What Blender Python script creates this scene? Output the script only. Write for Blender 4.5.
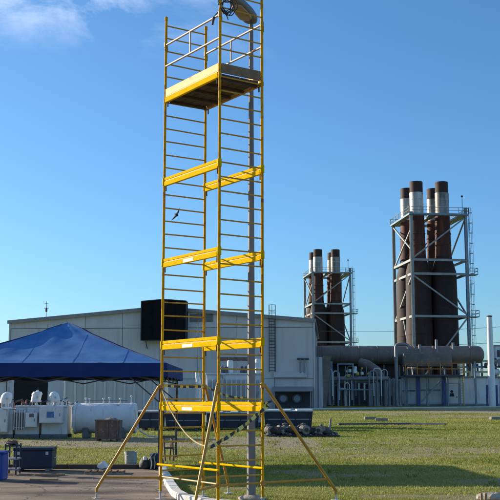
import bpy, math, random
import numpy as np
from mathutils import Vector, Matrix
random.seed(7); rng = np.random.default_rng(7)
for o in list(bpy.data.objects): bpy.data.objects.remove(o)
scene = bpy.context.scene
COL = scene.collection
R = math.radians

# ------------------------------------------------------------------ camera
F_PX, HOR, EYE = 1015.0, 395.6, 1.7          # focal length (in 1/500 frame widths), horizon row, eye height
PITCH = math.atan((HOR - 250) / F_PX)
cam = bpy.data.cameras.new('camera'); camo = bpy.data.objects.new('camera', cam); COL.objects.link(camo)
cam.sensor_width = 36; cam.sensor_fit = 'HORIZONTAL'; cam.lens = 36 * F_PX / 500
cam.clip_start = 0.1; cam.clip_end = 6000
camo.location = (0, 0, EYE); camo.rotation_euler = (R(90) + PITCH, 0, 0)
scene.camera = camo

# ------------------------------------------------------------------ sky, sun, exposure
SUN_EL, SUN_AZ = R(17.2), R(-61.0)           # azimuth from +Y towards +X
w = bpy.data.worlds.new('World'); scene.world = w; w.use_nodes = True
nt = w.node_tree; nt.nodes.clear()
def N(tree, t, **kw):
    n = tree.nodes.new(t)
    for k, v in kw.items(): setattr(n, k, v)
    return n
out = N(nt, 'ShaderNodeOutputWorld'); bg = N(nt, 'ShaderNodeBackground'); bg.inputs[1].default_value = 0.125
sky = N(nt, 'ShaderNodeTexSky', sky_type='NISHITA', sun_disc=False, sun_elevation=SUN_EL, sun_rotation=SUN_AZ,
        altitude=0, air_density=1.0, dust_density=0.7, ozone_density=6.5)
tc = N(nt, 'ShaderNodeTexCoord')
mp = N(nt, 'ShaderNodeMapping'); mp.inputs['Scale'].default_value = (5, 5, 11); mp.inputs['Location'].default_value = (1.3, 0.4, 2.1)
nz = N(nt, 'ShaderNodeTexNoise'); nz.inputs['Scale'].default_value = 1.6; nz.inputs['Detail'].default_value = 9; nz.inputs['Roughness'].default_value = 0.62; nz.inputs['Distortion'].default_value = 0.4
mp2 = N(nt, 'ShaderNodeMapping'); mp2.inputs['Scale'].default_value = (3, 3, 6); mp2.inputs['Location'].default_value = (-2.286, -2.314, 0.273)
nz2 = N(nt, 'ShaderNodeTexNoise'); nz2.inputs['Scale'].default_value = 1.3; nz2.inputs['Detail'].default_value = 2
r1 = N(nt, 'ShaderNodeMapRange'); r1.inputs[1].default_value = 0.43; r1.inputs[2].default_value = 0.76
r2 = N(nt, 'ShaderNodeMapRange'); r2.inputs[1].default_value = 0.475; r2.inputs[2].default_value = 0.62
sep = N(nt, 'ShaderNodeSeparateXYZ')
r3 = N(nt, 'ShaderNodeMapRange'); r3.inputs[1].default_value = 0.32; r3.inputs[2].default_value = 0.39
m1 = N(nt, 'ShaderNodeMath', operation='MULTIPLY'); m2 = N(nt, 'ShaderNodeMath', operation='MULTIPLY')
mix = N(nt, 'ShaderNodeMix', data_type='RGBA'); mix.inputs[7].default_value = (8.2, 8.6, 9.0, 1)
L = nt.links.new
wb = N(nt, 'ShaderNodeMix', data_type='RGBA', blend_type='MULTIPLY'); wb.inputs[0].default_value = 1.0; wb.inputs[7].default_value = (.87, 1.0, 1.0, 1)   # white balance of the sky light
for a, b in ((tc.outputs['Generated'], mp.inputs[0]), (mp.outputs[0], nz.inputs[0]), (tc.outputs['Generated'], mp2.inputs[0]), (mp2.outputs[0], nz2.inputs[0]),
             (nz.outputs[0], r1.inputs[0]), (nz2.outputs[0], r2.inputs[0]), (r1.outputs[0], m1.inputs[0]), (r2.outputs[0], m1.inputs[1]),
             (tc.outputs['Generated'], sep.inputs[0]), (sep.outputs[2], r3.inputs[0]), (m1.outputs[0], m2.inputs[0]), (r3.outputs[0], m2.inputs[1]),
             (sky.outputs[0], wb.inputs[6]), (wb.outputs[2], mix.inputs[6]), (m2.outputs[0], mix.inputs[0]), (mix.outputs[2], bg.inputs[0]), (bg.outputs[0], out.inputs[0])): L(a, b)
sun = bpy.data.lights.new('sun', 'SUN'); sun.energy = 5.0; sun.angle = R(0.53); sun.color = (1.0, 0.87, 0.68)
suno = bpy.data.objects.new('sun', sun); COL.objects.link(suno)
SUN_DIR = Vector((math.sin(SUN_AZ) * math.cos(SUN_EL), math.cos(SUN_AZ) * math.cos(SUN_EL), math.sin(SUN_EL)))
suno.rotation_euler = SUN_DIR.to_track_quat('Z', 'Y').to_euler(); suno.location = (-20, 10, 30)
vs = scene.view_settings
vs.view_transform = 'Standard'; vs.look = 'None'; vs.exposure = 0.58; vs.gamma = 1.0; vs.use_curve_mapping = False
scene.render.engine = 'CYCLES'

# ------------------------------------------------------------------ helpers
def at(x, y, Y):
    """world point seen at picture row/column (500 wide) at distance Y"""
    cp, sp = math.cos(PITCH), math.sin(PITCH)
    a, b = (x - 250) / F_PX, -(y - 250) / F_PX
    d = Vector((a, cp - b * sp, sp + b * cp)); t = Y / d.y
    return Vector((0, 0, EYE)) + d * t
def gnd(x, y, z=0.0):
    cp, sp = math.cos(PITCH), math.sin(PITCH)
    a, b = (x - 250) / F_PX, -(y - 250) / F_PX
    d = Vector((a, cp - b * sp, sp + b * cp)); t = (z - EYE) / d.z
    return Vector((0, 0, EYE)) + d * t

def lin(c):
    return tuple(((v / 255) / 12.92 if v / 255 <= .04045 else ((v / 255 + .055) / 1.055) ** 2.4) for v in c)
MATS = {}
def mat(name, c1, c2=None, scale=4.0, rough=0.6, metal=0.0, bump=0.0, bscale=None, lo=0.35, hi=0.65, stretch=(1, 1, 1), spec=0.5, c3=None, scale3=20., lo3=.6, hi3=.7, wave=0, str3=None):
    m = bpy.data.materials.new(name); m.use_nodes = True; t = m.node_tree
    b = t.nodes['Principled BSDF']; b.inputs['Roughness'].default_value = rough; b.inputs['Metallic'].default_value = metal
    b.inputs['Specular IOR Level'].default_value = spec
    b.inputs['Base Color'].default_value = (*c1, 1)
    tcn = N(t, 'ShaderNodeTexCoord'); mpn = N(t, 'ShaderNodeMapping'); mpn.inputs['Scale'].default_value = stretch
    t.links.new(tcn.outputs['Object'], mpn.inputs[0])
    info = N(t, 'ShaderNodeObjectInfo'); add = N(t, 'ShaderNodeVectorMath', operation='ADD'); scl = N(t, 'ShaderNodeVectorMath', operation='SCALE')
    cmb = N(t, 'ShaderNodeCombineXYZ')
    for i in range(3): t.links.new(info.outputs['Random'], cmb.inputs[i])
    t.links.new(cmb.outputs[0], scl.inputs[0]); scl.inputs[3].default_value = 37.0
    t.links.new(mpn.outputs[0], add.inputs[0]); t.links.new(scl.outputs[0], add.inputs[1])
    src = None
    if c2 is not None:
        n = N(t, 'ShaderNodeTexNoise'); n.inputs['Scale'].default_value = scale; n.inputs['Detail'].default_value = 7; n.inputs['Roughness'].default_value = .62
        t.links.new(add.outputs[0], n.inputs[0])
        r = N(t, 'ShaderNodeMapRange'); r.inputs[1].default_value = lo; r.inputs[2].default_value = hi
        t.links.new(n.outputs[0], r.inputs[0])
        x = N(t, 'ShaderNodeMix', data_type='RGBA'); x.inputs[6].default_value = (*c1, 1); x.inputs[7].default_value = (*c2, 1)
        t.links.new(r.outputs[0], x.inputs[0]); src = x.outputs[2]
        if c3 is not None:
            n3 = N(t, 'ShaderNodeTexNoise'); n3.inputs['Scale'].default_value = scale3; n3.inputs['Detail'].default_value = 5
            if str3:
                mp3 = N(t, 'ShaderNodeMapping'); mp3.inputs['Scale'].default_value = str3; t.links.new(add.outputs[0], mp3.inputs[0]); t.links.new(mp3.outputs[0], n3.inputs[0])
            else: t.links.new(add.outputs[0], n3.inputs[0])
            q = N(t, 'ShaderNodeMapRange'); q.inputs[1].default_value = lo3; q.inputs[2].default_value = hi3
            t.links.new(n3.outputs[0], q.inputs[0])
            x3 = N(t, 'ShaderNodeMix', data_type='RGBA'); x3.inputs[7].default_value = (*c3, 1)
            t.links.new(src, x3.inputs[6]); t.links.new(q.outputs[0], x3.inputs[0]); src = x3.outputs[2]
        t.links.new(src, b.inputs['Base Color'])
    if bump:
        n2 = N(t, 'ShaderNodeTexNoise'); n2.inputs['Scale'].default_value = bscale or scale * 4; n2.inputs['Detail'].default_value = 6
        t.links.new(add.outputs[0], n2.inputs[0])
        bp = N(t, 'ShaderNodeBump'); bp.inputs['Strength'].default_value = bump; bp.inputs['Distance'].default_value = .02
        t.links.new(n2.outputs[0], bp.inputs['Height']); t.links.new(bp.outputs[0], b.inputs['Normal'])
    if wave:
        wv = N(t, 'ShaderNodeTexWave', bands_direction='X'); wv.inputs['Scale'].default_value = wave; t.links.new(tcn.outputs['Object'], wv.inputs[0])
        bw_ = N(t, 'ShaderNodeBump'); bw_.inputs['Strength'].default_value = .13; bw_.inputs['Distance'].default_value = .05; t.links.new(wv.outputs['Fac'], bw_.inputs['Height'])
        if bump: t.links.new(bp.outputs[0], bw_.inputs['Normal'])
        t.links.new(bw_.outputs[0], b.inputs['Normal'])
    MATS[name] = m
    return m

mat('yellow_paint', (.76, .49, .0), (.70, .43, .0), 5, .8, 0, .1, 60, c3=(.36, .16, .02), scale3=16, lo3=.66, hi3=.78, spec=.02)
mat('yellow_rusty', (.66, .37, .015), (.42, .19, .025), 6, .6, 0, .25, 50, .40, .62, c3=(.13, .05, .025), scale3=22, lo3=.58, hi3=.68)
mat('leg_paint', (.72, .385, .006), (.56, .265, .014), 5, .7, 0, .15, 60, .4, .62, c3=(.24, .09, .03), scale3=9, lo3=.57, hi3=.70, spec=.08)
mat('rung_steel', (.44, .23, .02), (.58, .34, .015), 7, .6, .0, .2, 60)
mat('orange_tube', (.62, .31, .016), (.42, .19, .024), 6, .5, 0, .2, 60)
mat('cream_board', (.76, .60, .24), (.66, .49, .17), 3, .65, 0, .1, 30, c3=(.36, .22, .08), scale3=8, lo3=.60, hi3=.75, spec=.2)
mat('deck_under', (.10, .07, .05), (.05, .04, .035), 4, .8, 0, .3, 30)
mat('board_dark', (.27, .18, .09), (.17, .11, .06), 4, .8, 0, .3, 30)
mat('rail_white', (.62, .50, .34), (.42, .28, .15), 9, .45, .1)
mat('zinc', (.55, .56, .56), (.42, .43, .44), 8, .45, .5, .1, 40)
mat('sticker', (.82, .80, .70), (.75, .72, .6), 20, .4)
mat('tape_yellow', (.80, .64, .12), (.70, .58, .16), 15, .5)
mat('tape_black', (.035, .035, .03), (.06, .055, .05), 15, .5)
mat('rope', (.52, .42, .18), (.3, .24, .1), 40, .8)
mat('black_rubber', (.018, .018, .02), (.04, .04, .042), 12, .55)
mat('concrete_pole', (.25, .245, .24), (.17, .167, .163), 5, .85, 0, .4, 40, stretch=(1, 1, .3))
mat('lamp_grey', (.17, .17, .175), (.11, .11, .115), 6, .45, .3)
mat('lamp_lens', (.36, .27, .16), (.28, .2, .12), 9, .3)
mat('blue_canvas', (.046, .185, .42), (.036, .150, .36), 1.6, .75, 0, .5, 2.2, c3=(.07, .21, .44), scale3=2.2, lo3=.48, hi3=.72, spec=.2)
mat('blue_valance', (.014, .040, .165), (.011, .032, .13), 3, .75, 0, .3, 6, spec=.2)
mat('tent_metal', (.06, .06, .065), (.10, .09, .085), 8, .5, .4)
mat('navy_paint', (.010, .018, .048), (.016, .024, .052), 4, .5, 0, .1, 20)
mat('bright_blue', (.012, .05, .34), (.02, .06, .28), 5, .4, 0, .1)
mat('wood', (.42, .26, .14), (.28, .17, .09), 9, .8, 0, .3, 30, stretch=(1, 6, 1))
mat('wood_grey', (.33, .29, .23), (.2, .17, .13), 9, .85, 0, .3, 30)
mat('bag_white', (.72, .72, .70), (.6, .6, .58), 6, .7, 0, .3, 12)
mat('drum_grey', (.40, .41, .42), (.26, .27, .28), 5, .6, 0, .1, 20)
mat('black_bag', (.016, .016, .018), (.05, .05, .05), 14, .7, 0, .5, 30)
mat('trafo_paint', (.66, .67, .665), (.56, .57, .57), 3, .45, 0, .08, 20, c3=(.30, .25, .19), scale3=5, lo3=.60, hi3=.74, str3=(1, 1, .25))
mat('trafo_dark', (.13, .14, .16), (.09, .09, .1), 5, .6, 0, .1)
mat('white_enamel', (.78, .78, .76), (.66, .66, .64), 6, .35)
mat('porcelain', (.30, .12, .07), (.22, .09, .06), 6, .25)
mat('blue_label', (.05, .13, .32), (.06, .16, .36), 30, .4)
mat('rust_box', (.17, .10, .075), (.10, .07, .06), 5, .8, 0, .3, 20, c3=(.25, .2, .18), scale3=9)
mat('sheet_grey', (.58, .585, .58), (.51, .515, .515), .5, .55, .1, .05, 4, stretch=(1, 1, .25), wave=1.6, c3=(.40, .395, .385), scale3=1.3, lo3=.56, hi3=.76, str3=(1, 1, .12))
mat('sheet_grey_b', (.53, .535, .53), (.47, .475, .475), .5, .55, .1, .05, 4, stretch=(1, 1, .25), wave=1.6, c3=(.40, .395, .385), scale3=1.3, lo3=.56, hi3=.76, str3=(1, 1, .12))
mat('sheet_trim', (.27, .275, .28), (.22, .225, .23), 1.5, .6, .1)
mat('roof_sheet', (.44, .45, .46), (.36, .37, .38), .6, .5, .2)
mat('black_sheet', (.005, .005, .006), (.009, .009, .010), 1.2, .8, 0, .2, 2, spec=.15, wave=2.0)
mat('opening_shade', (.01, .01, .011), (.014, .014, .015), 2, .9)
mat('rust_flue', (.085, .022, .013), (.042, .014, .010), .5, .75, 0, .2, 3, stretch=(1, 1, .35), c3=(.17, .052, .026), scale3=1.6, lo3=.52, hi3=.72, str3=(1, 1, .3))
mat('silencer_brown', (.034, .014, .011), (.018, .010, .009), .4, .75, 0, .2, 3, stretch=(1, 1, .3), c3=(.095, .030, .018), scale3=.8, lo3=.55, hi3=.75, str3=(1, 1, .3))
mat('flue_jacket', (.52, .51, .49), (.22, .21, .20), .9, .45, .35, .1, 6, stretch=(1, 1, .2))
mat('flue_cap', (.050, .019, .015), (.022, .012, .011), 1, .75)
mat('flue_jacket_dirty', (.34, .33, .31), (.12, .11, .10), .9, .5, .35, .1, 6, stretch=(1, 1, .2))
mat('galv_frame', (.31, .325, .31), (.23, .24, .23), 1.2, .5, .3)
mat('galv_blue', (.22, .28, .33), (.16, .21, .26), 1.2, .5, .2)
mat('duct_grey', (.20, .162, .138), (.13, .108, .095), .6, .6, .1, .1, 3, c3=(.30, .24, .19), scale3=1.2, lo3=.58, hi3=.8)
mat('pipe_grey', (.24, .25, .27), (.17, .18, .19), 1, .5, .2)
mat('pipe_dark', (.08, .085, .095), (.05, .055, .06), 1, .6, .1)
mat('white_wall', (.76, .77, .78), (.68, .69, .70), .5, .6, 0, .05, 4, wave=2.2, c3=(.42, .40, .37), scale3=1.8, lo3=.56, hi3=.74, str3=(1, 1, .12))
mat('blue_steel', (.03, .06, .20), (.04, .07, .22), 1, .5)
mat('orange_rail', (.55, .22, .03), (.45, .17, .03), 1, .5)
mat('yellow_ladder', (.62, .46, .08), (.5, .36, .08), 1, .5)
mat('green_pale', (.46, .52, .28), (.38, .44, .25), 1, .6)
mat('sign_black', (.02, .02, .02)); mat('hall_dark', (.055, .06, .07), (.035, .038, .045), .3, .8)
mat('kerb_white', (.70, .69, .65), (.52, .50, .46), 5, .8, 0, .4, 30, c3=(.25, .22, .18), scale3=9, lo3=.58, hi3=.72)
mat('rail_brown', (.11, .07, .05), (.07, .05, .04), 5, .8, 0, .3, 20)
mat('strip_white', (.60, .59, .56), (.48, .47, .44), .8, .8)
mat('stone', (.42, .37, .29), (.30, .26, .2), 5, .9, 0, .5, 16)
mat('feather', (.035, .025, .018), (.07, .045, .028), 12, .7)
mat('scrap_steel', (.26, .24, .21), (.12, .10, .09), 8, .7, .1, .3, 30, c3=(.16, .08, .05), scale3=9)
mat('scrap_dark', (.035, .035, .036), (.06, .05, .045), 7, .7, .1, .2, 30)
mat('scrap_pale', (.30, .28, .25), (.15, .13, .11), 9, .7, 0, .4, 20)

class MB:
    """collects shapes into one mesh"""
    def __init__(s): s.v = []; s.f = []; s.mi = []
    def add(s, vs, fs, mi=0):
        k = len(s.v); s.v += [tuple(q) for q in vs]; s.f += [tuple(i + k for i in q) for q in fs]; s.mi += [mi] * len(fs); return s
    def box(s, x0, x1, y0, y1, z0, z1, mi=0):
        return s.add([(x0, y0, z0), (x1, y0, z0), (x1, y1, z0), (x0, y1, z0), (x0, y0, z1), (x1, y0, z1), (x1, y1, z1), (x0, y1, z1)],
                     [(0, 3, 2, 1), (4, 5, 6, 7), (0, 1, 5, 4), (1, 2, 6, 5), (2, 3, 7, 6), (3, 0, 4, 7)], mi)
    def bbox(s, x0, x1, y0, y1, z0, z1, b=.01):
        """box with chamfered edges"""
        pts = []
        X, Y, Z = (x0, x1), (y0, y1), (z0, z1)
        import itertools
        for i, j, k in itertools.product((0, 1), repeat=3):
            sx, sy, sz = (1, -1)[i], (1, -1)[j], (1, -1)[k]
            c = (X[i], Y[j], Z[k])
            pts += [(c[0], c[1] + sy * b, c[2] + sz * b), (c[0] + sx * b, c[1], c[2] + sz * b), (c[0] + sx * b, c[1] + sy * b, c[2])]
        I = lambda i, j, k, a: (i * 4 + j * 2 + k) * 3 + a
        fs = []
        for i in (0, 1):
            q = [I(i, 0, 0, 0), I(i, 1, 0, 0), I(i, 1, 1, 0), I(i, 0, 1, 0)]; fs.append(q if i else q[::-1])
            q = [I(0, i, 0, 1), I(0, i, 1, 1), I(1, i, 1, 1), I(1, i, 0, 1)]; fs.append(q if i else q[::-1])
            q = [I(0, 0, i, 2), I(1, 0, i, 2), I(1, 1, i, 2), I(0, 1, i, 2)]; fs.append(q if i else q[::-1])
        for j in (0, 1):
            for k in (0, 1):
                fs.append([I(0, j, k, 1), I(1, j, k, 1), I(1, j, k, 2), I(0, j, k, 2)])
                fs.append([I(j, 0, k, 0), I(j, 1, k, 0), I(j, 1, k, 2), I(j, 0, k, 2)])
                fs.append([I(j, k, 0, 0), I(j, k, 1, 0), I(j, k, 1, 1), I(j, k, 0, 1)])
        for i, j, k in itertools.product((0, 1), repeat=3): fs.append([I(i, j, k, 0), I(i, j, k, 1), I(i, j, k, 2)])
        return s.add(pts, fs)
    def beam(s, p0, p1, wd, h, up=(0, 0, 1), mi=0):
        p0, p1 = Vector(p0), Vector(p1); d = (p1 - p0).normalized(); u = Vector(up)
        if abs(d.dot(u)) > .98: u = Vector((0, 1, 0))
        a = d.cross(u).normalized() * wd / 2; b = a.cross(d).normalized() * h / 2
        vs = [p - a - b for p in (p0,)] + [p0 + a - b, p0 + a + b, p0 - a + b, p1 - a - b, p1 + a - b, p1 + a + b, p1 - a + b]
        return s.add(vs, [(0, 3, 2, 1), (4, 5, 6, 7), (0, 1, 5, 4), (1, 2, 6, 5), (2, 3, 7, 6), (3, 0, 4, 7)], mi)
    def path(s, pts, rad, n=10, caps=True, mi=0):
        pts = [Vector(p) for p in pts]
        rad = rad if isinstance(rad, (list, tuple)) else [rad] * len(pts)
        prev = None; rings = []
        for i, p in enumerate(pts):
            d = (pts[min(i + 1, len(pts) - 1)] - pts[max(i - 1, 0)]).normalized()
            if prev is None:
                u = Vector((0, 0, 1)) if abs(d.z) < .9 else Vector((1, 0, 0))
                a = d.cross(u).normalized()
            else: a = (prev - d * prev.dot(d)).normalized()
            prev = a; b = d.cross(a)
            rings.append([p + (a * math.cos(2 * math.pi * k / n) + b * math.sin(2 * math.pi * k / n)) * rad[i] for k in range(n)])
        fs = []
        for i in range(len(pts) - 1):
            for k in range(n): fs.append((i * n + k, i * n + (k + 1) % n, (i + 1) * n + (k + 1) % n, (i + 1) * n + k))
        if caps: fs += [tuple(range(n))[::-1], tuple((len(pts) - 1) * n + k for k in range(n))]
        return s.add([q for r in rings for q in r], fs, mi)
    def tube(s, p0, p1, r0, r1=None, n=10, mi=0): return s.path([p0, p1], [r0, r0 if r1 is None else r1], n, mi=mi)
    def lathe(s, prof, c=(0, 0, 0), n=24, axis='z', mi=0):
        """prof: list of (radius, height)"""
        vs, fs = [], []
        for r, h in prof:
            for k in range(n):
                a = 2 * math.pi * k / n; x, y = r * math.cos(a), r * math.sin(a)
                vs.append({'z': (c[0] + x, c[1] + y, c[2] + h), 'x': (c[0] + h, c[1] + x, c[2] + y), 'y': (c[0] + y, c[1] + h, c[2] + x)}[axis])
        for i in range(len(prof) - 1):
            for k in range(n): fs.append((i * n + k, i * n + (k + 1) % n, (i + 1) * n + (k + 1) % n, (i + 1) * n + k))
        fs += [tuple(range(n))[::-1], tuple((len(prof) - 1) * n + k for k in range(n))]
        return s.add(vs, fs, mi)
    def quad(s, a, b, c, d, mi=0): return s.add([a, b, c, d], [(0, 1, 2, 3)], mi)
    def mesh(s, name, mats, smooth=False):
        me = bpy.data.meshes.new(name); me.from_pydata(s.v, [], s.f)
        for m in (mats if isinstance(mats, (list, tuple)) else [mats]): me.materials.append(MATS[m])
        if any(s.mi): me.polygons.foreach_set('material_index', s.mi)
        if smooth:
            me.polygons.foreach_set('use_smooth', [True] * len(me.polygons))
            try: me.set_sharp_from_angle(angle=R(40))
            except Exception: pass
        me.update(); return me
    def build(s, name, mats, parent=None, smooth=False, label=None):
        return link(name, s.mesh(name, mats, smooth), parent, label=label)
def link(name, me, parent=None, loc=None, rot=None, label=None):
    o = bpy.data.objects.new(name, me); COL.objects.link(o)
    if parent is not None: o.parent = parent
    if loc is not None: o.location = loc
    if rot is not None: o.rotation_euler = rot
    if label: o['label'] = label
    return o
def tag(o, label, cat=None, group=None, kind=None):
    o['label'] = label
    if cat: o['category'] = cat
    if group: o['group'] = group
    if kind: o['kind'] = kind
    return o
def thing(name, label, cat, loc=(0, 0, 0), rz=0.0, group=None):
    o = bpy.data.objects.new(name, None); COL.objects.link(o); o.location = loc; o.rotation_euler = (0, 0, rz); o.empty_display_size = .2
    return tag(o, label, cat, group)
def copy_tree(o, parent=None):
    c = o.copy(); COL.objects.link(c)
    if parent is not None: c.parent = parent
    for ch in list(o.children): copy_tree(ch, c)
    return c
def catenary(a, b, sag, n=14):
    a, b = Vector(a), Vector(b)
    return [a.lerp(b, i / n) - Vector((0, 0, sag * 4 * (i / n) * (1 - i / n))) for i in range(n + 1)]

# ------------------------------------------------------------------ ground
def vnoise(x, y, s, seed=0):
    """value noise, numpy"""
    x = x / s; y = y / s; xi = np.floor(x).astype(np.int64); yi = np.floor(y).astype(np.int64); fx = x - xi; fy = y - yi
    fx = fx * fx * (3 - 2 * fx); fy = fy * fy * (3 - 2 * fy)
    def h(a, b):
        q = (a * 374761393 + b * 668265263 + seed * 974711) & 0x7fffffff
        q = ((q ^ (q >> 13)) * 1274126177) & 0x7fffffff
        return ((q ^ (q >> 16)) & 0xffff) / 65535.0
    return (h(xi, yi) * (1 - fx) + h(xi + 1, yi) * fx) * (1 - fy) + (h(xi, yi + 1) * (1 - fx) + h(xi + 1, yi + 1) * fx) * fy
def fbm(x, y, s, seed=0): return .5 * vnoise(x, y, s, seed) + .3 * vnoise(x, y, s / 2.1, seed + 1) + .2 * vnoise(x, y, s / 4.3, seed + 2)
def band(v, a, b, soft): return np.clip((v - a) / soft, 0, 1) * np.clip((b - v) / soft, 0, 1)
def gravel_amount(X, Y):
    wob = (fbm(X, Y, 6, 11) - .5)
    g = band(Y + 5 * wob, 33.5, 43.0, 1.8) * np.where(X < 2.5, .80, .30)       # gravel apron before the plant
    g = np.maximum(g, band(Y + 4 * wob, 29.5, 35.0, 1.2) * np.where(X > 0, .50, .15))
    g = np.maximum(g, band(Y + 16 * wob, 74, 150, 14) * np.clip(.05 + 2.4 * (fbm(X, Y * .6, 7, 77) - .28), .05, .85))
    g = np.maximum(g, band(np.hypot(X - 4.5, (Y - 17.2) * 1.5) * -1 + 3 * wob, -1.6, 9, .8))
    g = np.maximum(g, np.clip((fbm(X, Y * 1.6, 2.6, 31) - .58) * 6, 0, .55))
    return np.clip(g, 0, 1)
def axis_pts(lo, hi, fl, fh, step, gl=1.35, gh=1.35):
    a = list(np.arange(fl, fh + 1e-6, step)); d = step; x = fl
    while x > lo: d *= gl; x -= d; a.insert(0, x)
    d = step; x = fh
    while x < hi: d *= gh; x += d; a.append(x)
    return np.array(a)
gx = axis_pts(-3500, 3500, -22, 30, .25, 1.10, 1.10); gy = axis_pts(-400, 4500, 12, 62, .25, 1.35, 1.05)
GX, GY = np.meshgrid(gx, gy); nx, ny = len(gx), len(gy)
near = band(GX, -40, 50, 8) * band(GY, 8, 90, 8)
GZ = (fbm(GX, GY, 3.1, 5) - .5) * .03 * near - .012
vv = np.stack([GX.ravel(), GY.ravel(), GZ.ravel()], 1)
ii = np.arange(nx * ny).reshape(ny, nx)
ff = np.stack([ii[:-1, :-1].ravel(), ii[:-1, 1:].ravel(), ii[1:, 1:].ravel(), ii[1:, :-1].ravel()], 1)
me = bpy.data.meshes.new('ground'); me.from_pydata(vv.tolist(), [], ff.tolist())
at_ = me.attributes.new('gravel', 'FLOAT', 'POINT'); at_.data.foreach_set('value', gravel_amount(GX, GY).ravel().astype(np.float32))
me.polygons.foreach_set('use_smooth', [True] * len(me.polygons))
def ground_material():
    m = bpy.data.materials.new('ground_turf'); m.use_nodes = True; t = m.node_tree; b = t.nodes['Principled BSDF']; b.inputs['Roughness'].default_value = .95; b.inputs['Specular IOR Level'].default_value = .1
    a = N(t, 'ShaderNodeAttribute', attribute_name='gravel'); co = N(t, 'ShaderNodeTexCoord')
    def noise(s, d=6, r=.6):
        n = N(t, 'ShaderNodeTexNoise'); n.inputs['Scale'].default_value = s; n.inputs['Detail'].default_value = d; n.inputs['Roughness'].default_value = r
        t.links.new(co.outputs['Object'], n.inputs[0]); return n
    def mr(src, lo, hi):
        r = N(t, 'ShaderNodeMapRange'); r.inputs[1].default_value = lo; r.inputs[2].default_value = hi; t.links.new(src, r.inputs[0]); return r.outputs[0]
    def mx(f, c1, c2):
        x = N(t, 'ShaderNodeMix', data_type='RGBA')
        t.links.new(f, x.inputs[0])
        for i, c in ((6, c1), (7, c2)):
            if isinstance(c, tuple): x.inputs[i].default_value = (*c, 1)
            else: t.links.new(c, x.inputs[i])
        return x.outputs[2]
    green = mx(mr(noise(.7).outputs[0], .35, .65), (.15, .185, .03), (.25, .25, .055))
    green = mx(mr(noise(9, 4).outputs[0], .52, .72), green, (.34, .29, .13))
    dirt = mx(mr(noise(14, 8, .75).outputs[0], .3, .7), (.21, .18, .105), (.42, .365, .235))
    fine = noise(5, 8, .7); ad = N(t, 'ShaderNodeMath', operation='ADD'); sb = N(t, 'ShaderNodeMath', operation='SUBTRACT'); sb.inputs[1].default_value = .5
    t.links.new(fine.outputs[0], sb.inputs[0]); t.links.new(sb.outputs[0], ad.inputs[0]); t.links.new(a.outputs['Fac'], ad.inputs[1])
    t.links.new(mx(mr(ad.outputs[0], .3, .62), green, dirt), b.inputs['Base Color'])
    bp = N(t, 'ShaderNodeBump'); bp.inputs['Strength'].default_value = .9; bp.inputs['Distance'].default_value = .05
    t.links.new(noise(22, 8, .75).outputs[0], bp.inputs['Height']); t.links.new(bp.outputs[0], b.inputs['Normal'])
    return m
me.materials.append(ground_material())
ground = link('ground', me); tag(ground, 'patchy short turf and gravel yard reaching the horizon', kind='structure')

# kerb line between asphalt and turf (world XY)
KERB = [(-2.02, 24.3), (-1.93, 22.9), (-1.72, 21.3), (-1.50, 19.6), (-1.30, 18.0), (-1.13, 17.15), (-.86, 16.45), (-.30, 15.95), (.6, 15.55), (1.8, 15.2), (3.2, 14.9), (5.0, 14.6), (8, 14.2), (12, 13.8)]
def resample(pts, step):
    P = [Vector((*p, 0)) for p in pts]; outp = [P[0]]; acc = 0
    for a, b in zip(P[:-1], P[1:]):
        d = (b - a).length; t = step - acc
        while t <= d: outp.append(a.lerp(b, t / d)); t += step
        acc = d - (t - step)
    return outp
# asphalt yard: one sheet bounded by the kerb and by the dark edging at the back
apts = [(-60, 24.3)] + [(x - .05, y) for x, y in KERB] + [(60, 13.0), (60, -60), (-60, -60)]
am = MB()
def asphalt_mesh():
    import bmesh
    bm = bmesh.new(); f = bm.faces.new([bm.verts.new((x, y, .008)) for x, y in apts]); f.normal_update()
    if f.normal.z < 0: f.normal_flip()
    bmesh.ops.triangulate(bm, faces=[f]); me = bpy.data.meshes.new('asphalt'); bm.to_mesh(me); bm.free(); return me
def asphalt_material():
    m = mat('asphalt', (.175, .135, .105), (.33, .26, .195), 1.1, .9, 0, .6, 60, .38, .66, c3=(.085, .068, .056), scale3=.6, lo3=.53, hi3=.66, spec=.2, stretch=(.55, 1.6, 1))
    return m
asphalt_material()
def crack(m):
    t = m.node_tree; b = t.nodes['Principled BSDF']; src = b.inputs['Base Color'].links[0].from_socket; co = N(t, 'ShaderNodeTexCoord'); n = N(t, 'ShaderNodeTexNoise'); n.inputs['Scale'].default_value = 1.7; n.inputs['Detail'].default_value = 5
    t.links.new(co.outputs['Object'], n.inputs[0]); sc_ = N(t, 'ShaderNodeVectorMath', operation='SCALE'); sc_.inputs[3].default_value = .9; ad = N(t, 'ShaderNodeVectorMath', operation='ADD'); t.links.new(n.outputs['Color'], sc_.inputs[0]); t.links.new(co.outputs['Object'], ad.inputs[0]); t.links.new(sc_.outputs[0], ad.inputs[1])
    v = N(t, 'ShaderNodeTexVoronoi', feature='DISTANCE_TO_EDGE'); v.inputs['Scale'].default_value = .42; t.links.new(ad.outputs[0], v.inputs[0]); r = N(t, 'ShaderNodeMapRange'); r.inputs[1].default_value = .003; r.inputs[2].default_value = .012; r.inputs[3].default_value = .75; r.inputs[4].default_value = 0; t.links.new(v.outputs['Distance'], r.inputs[0])
    x = N(t, 'ShaderNodeMix', data_type='RGBA'); x.inputs[7].default_value = (.05, .042, .036, 1); t.links.new(r.outputs[0], x.inputs[0]); t.links.new(src, x.inputs[6]); t.links.new(x.outputs[2], b.inputs['Base Color'])
crack(MATS['asphalt'])
asp = asphalt_mesh(); asp.materials.append(MATS['asphalt'])
tag(link('asphalt_yard', asp), 'stained grey-brown asphalt yard in the foreground', kind='structure')

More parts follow.
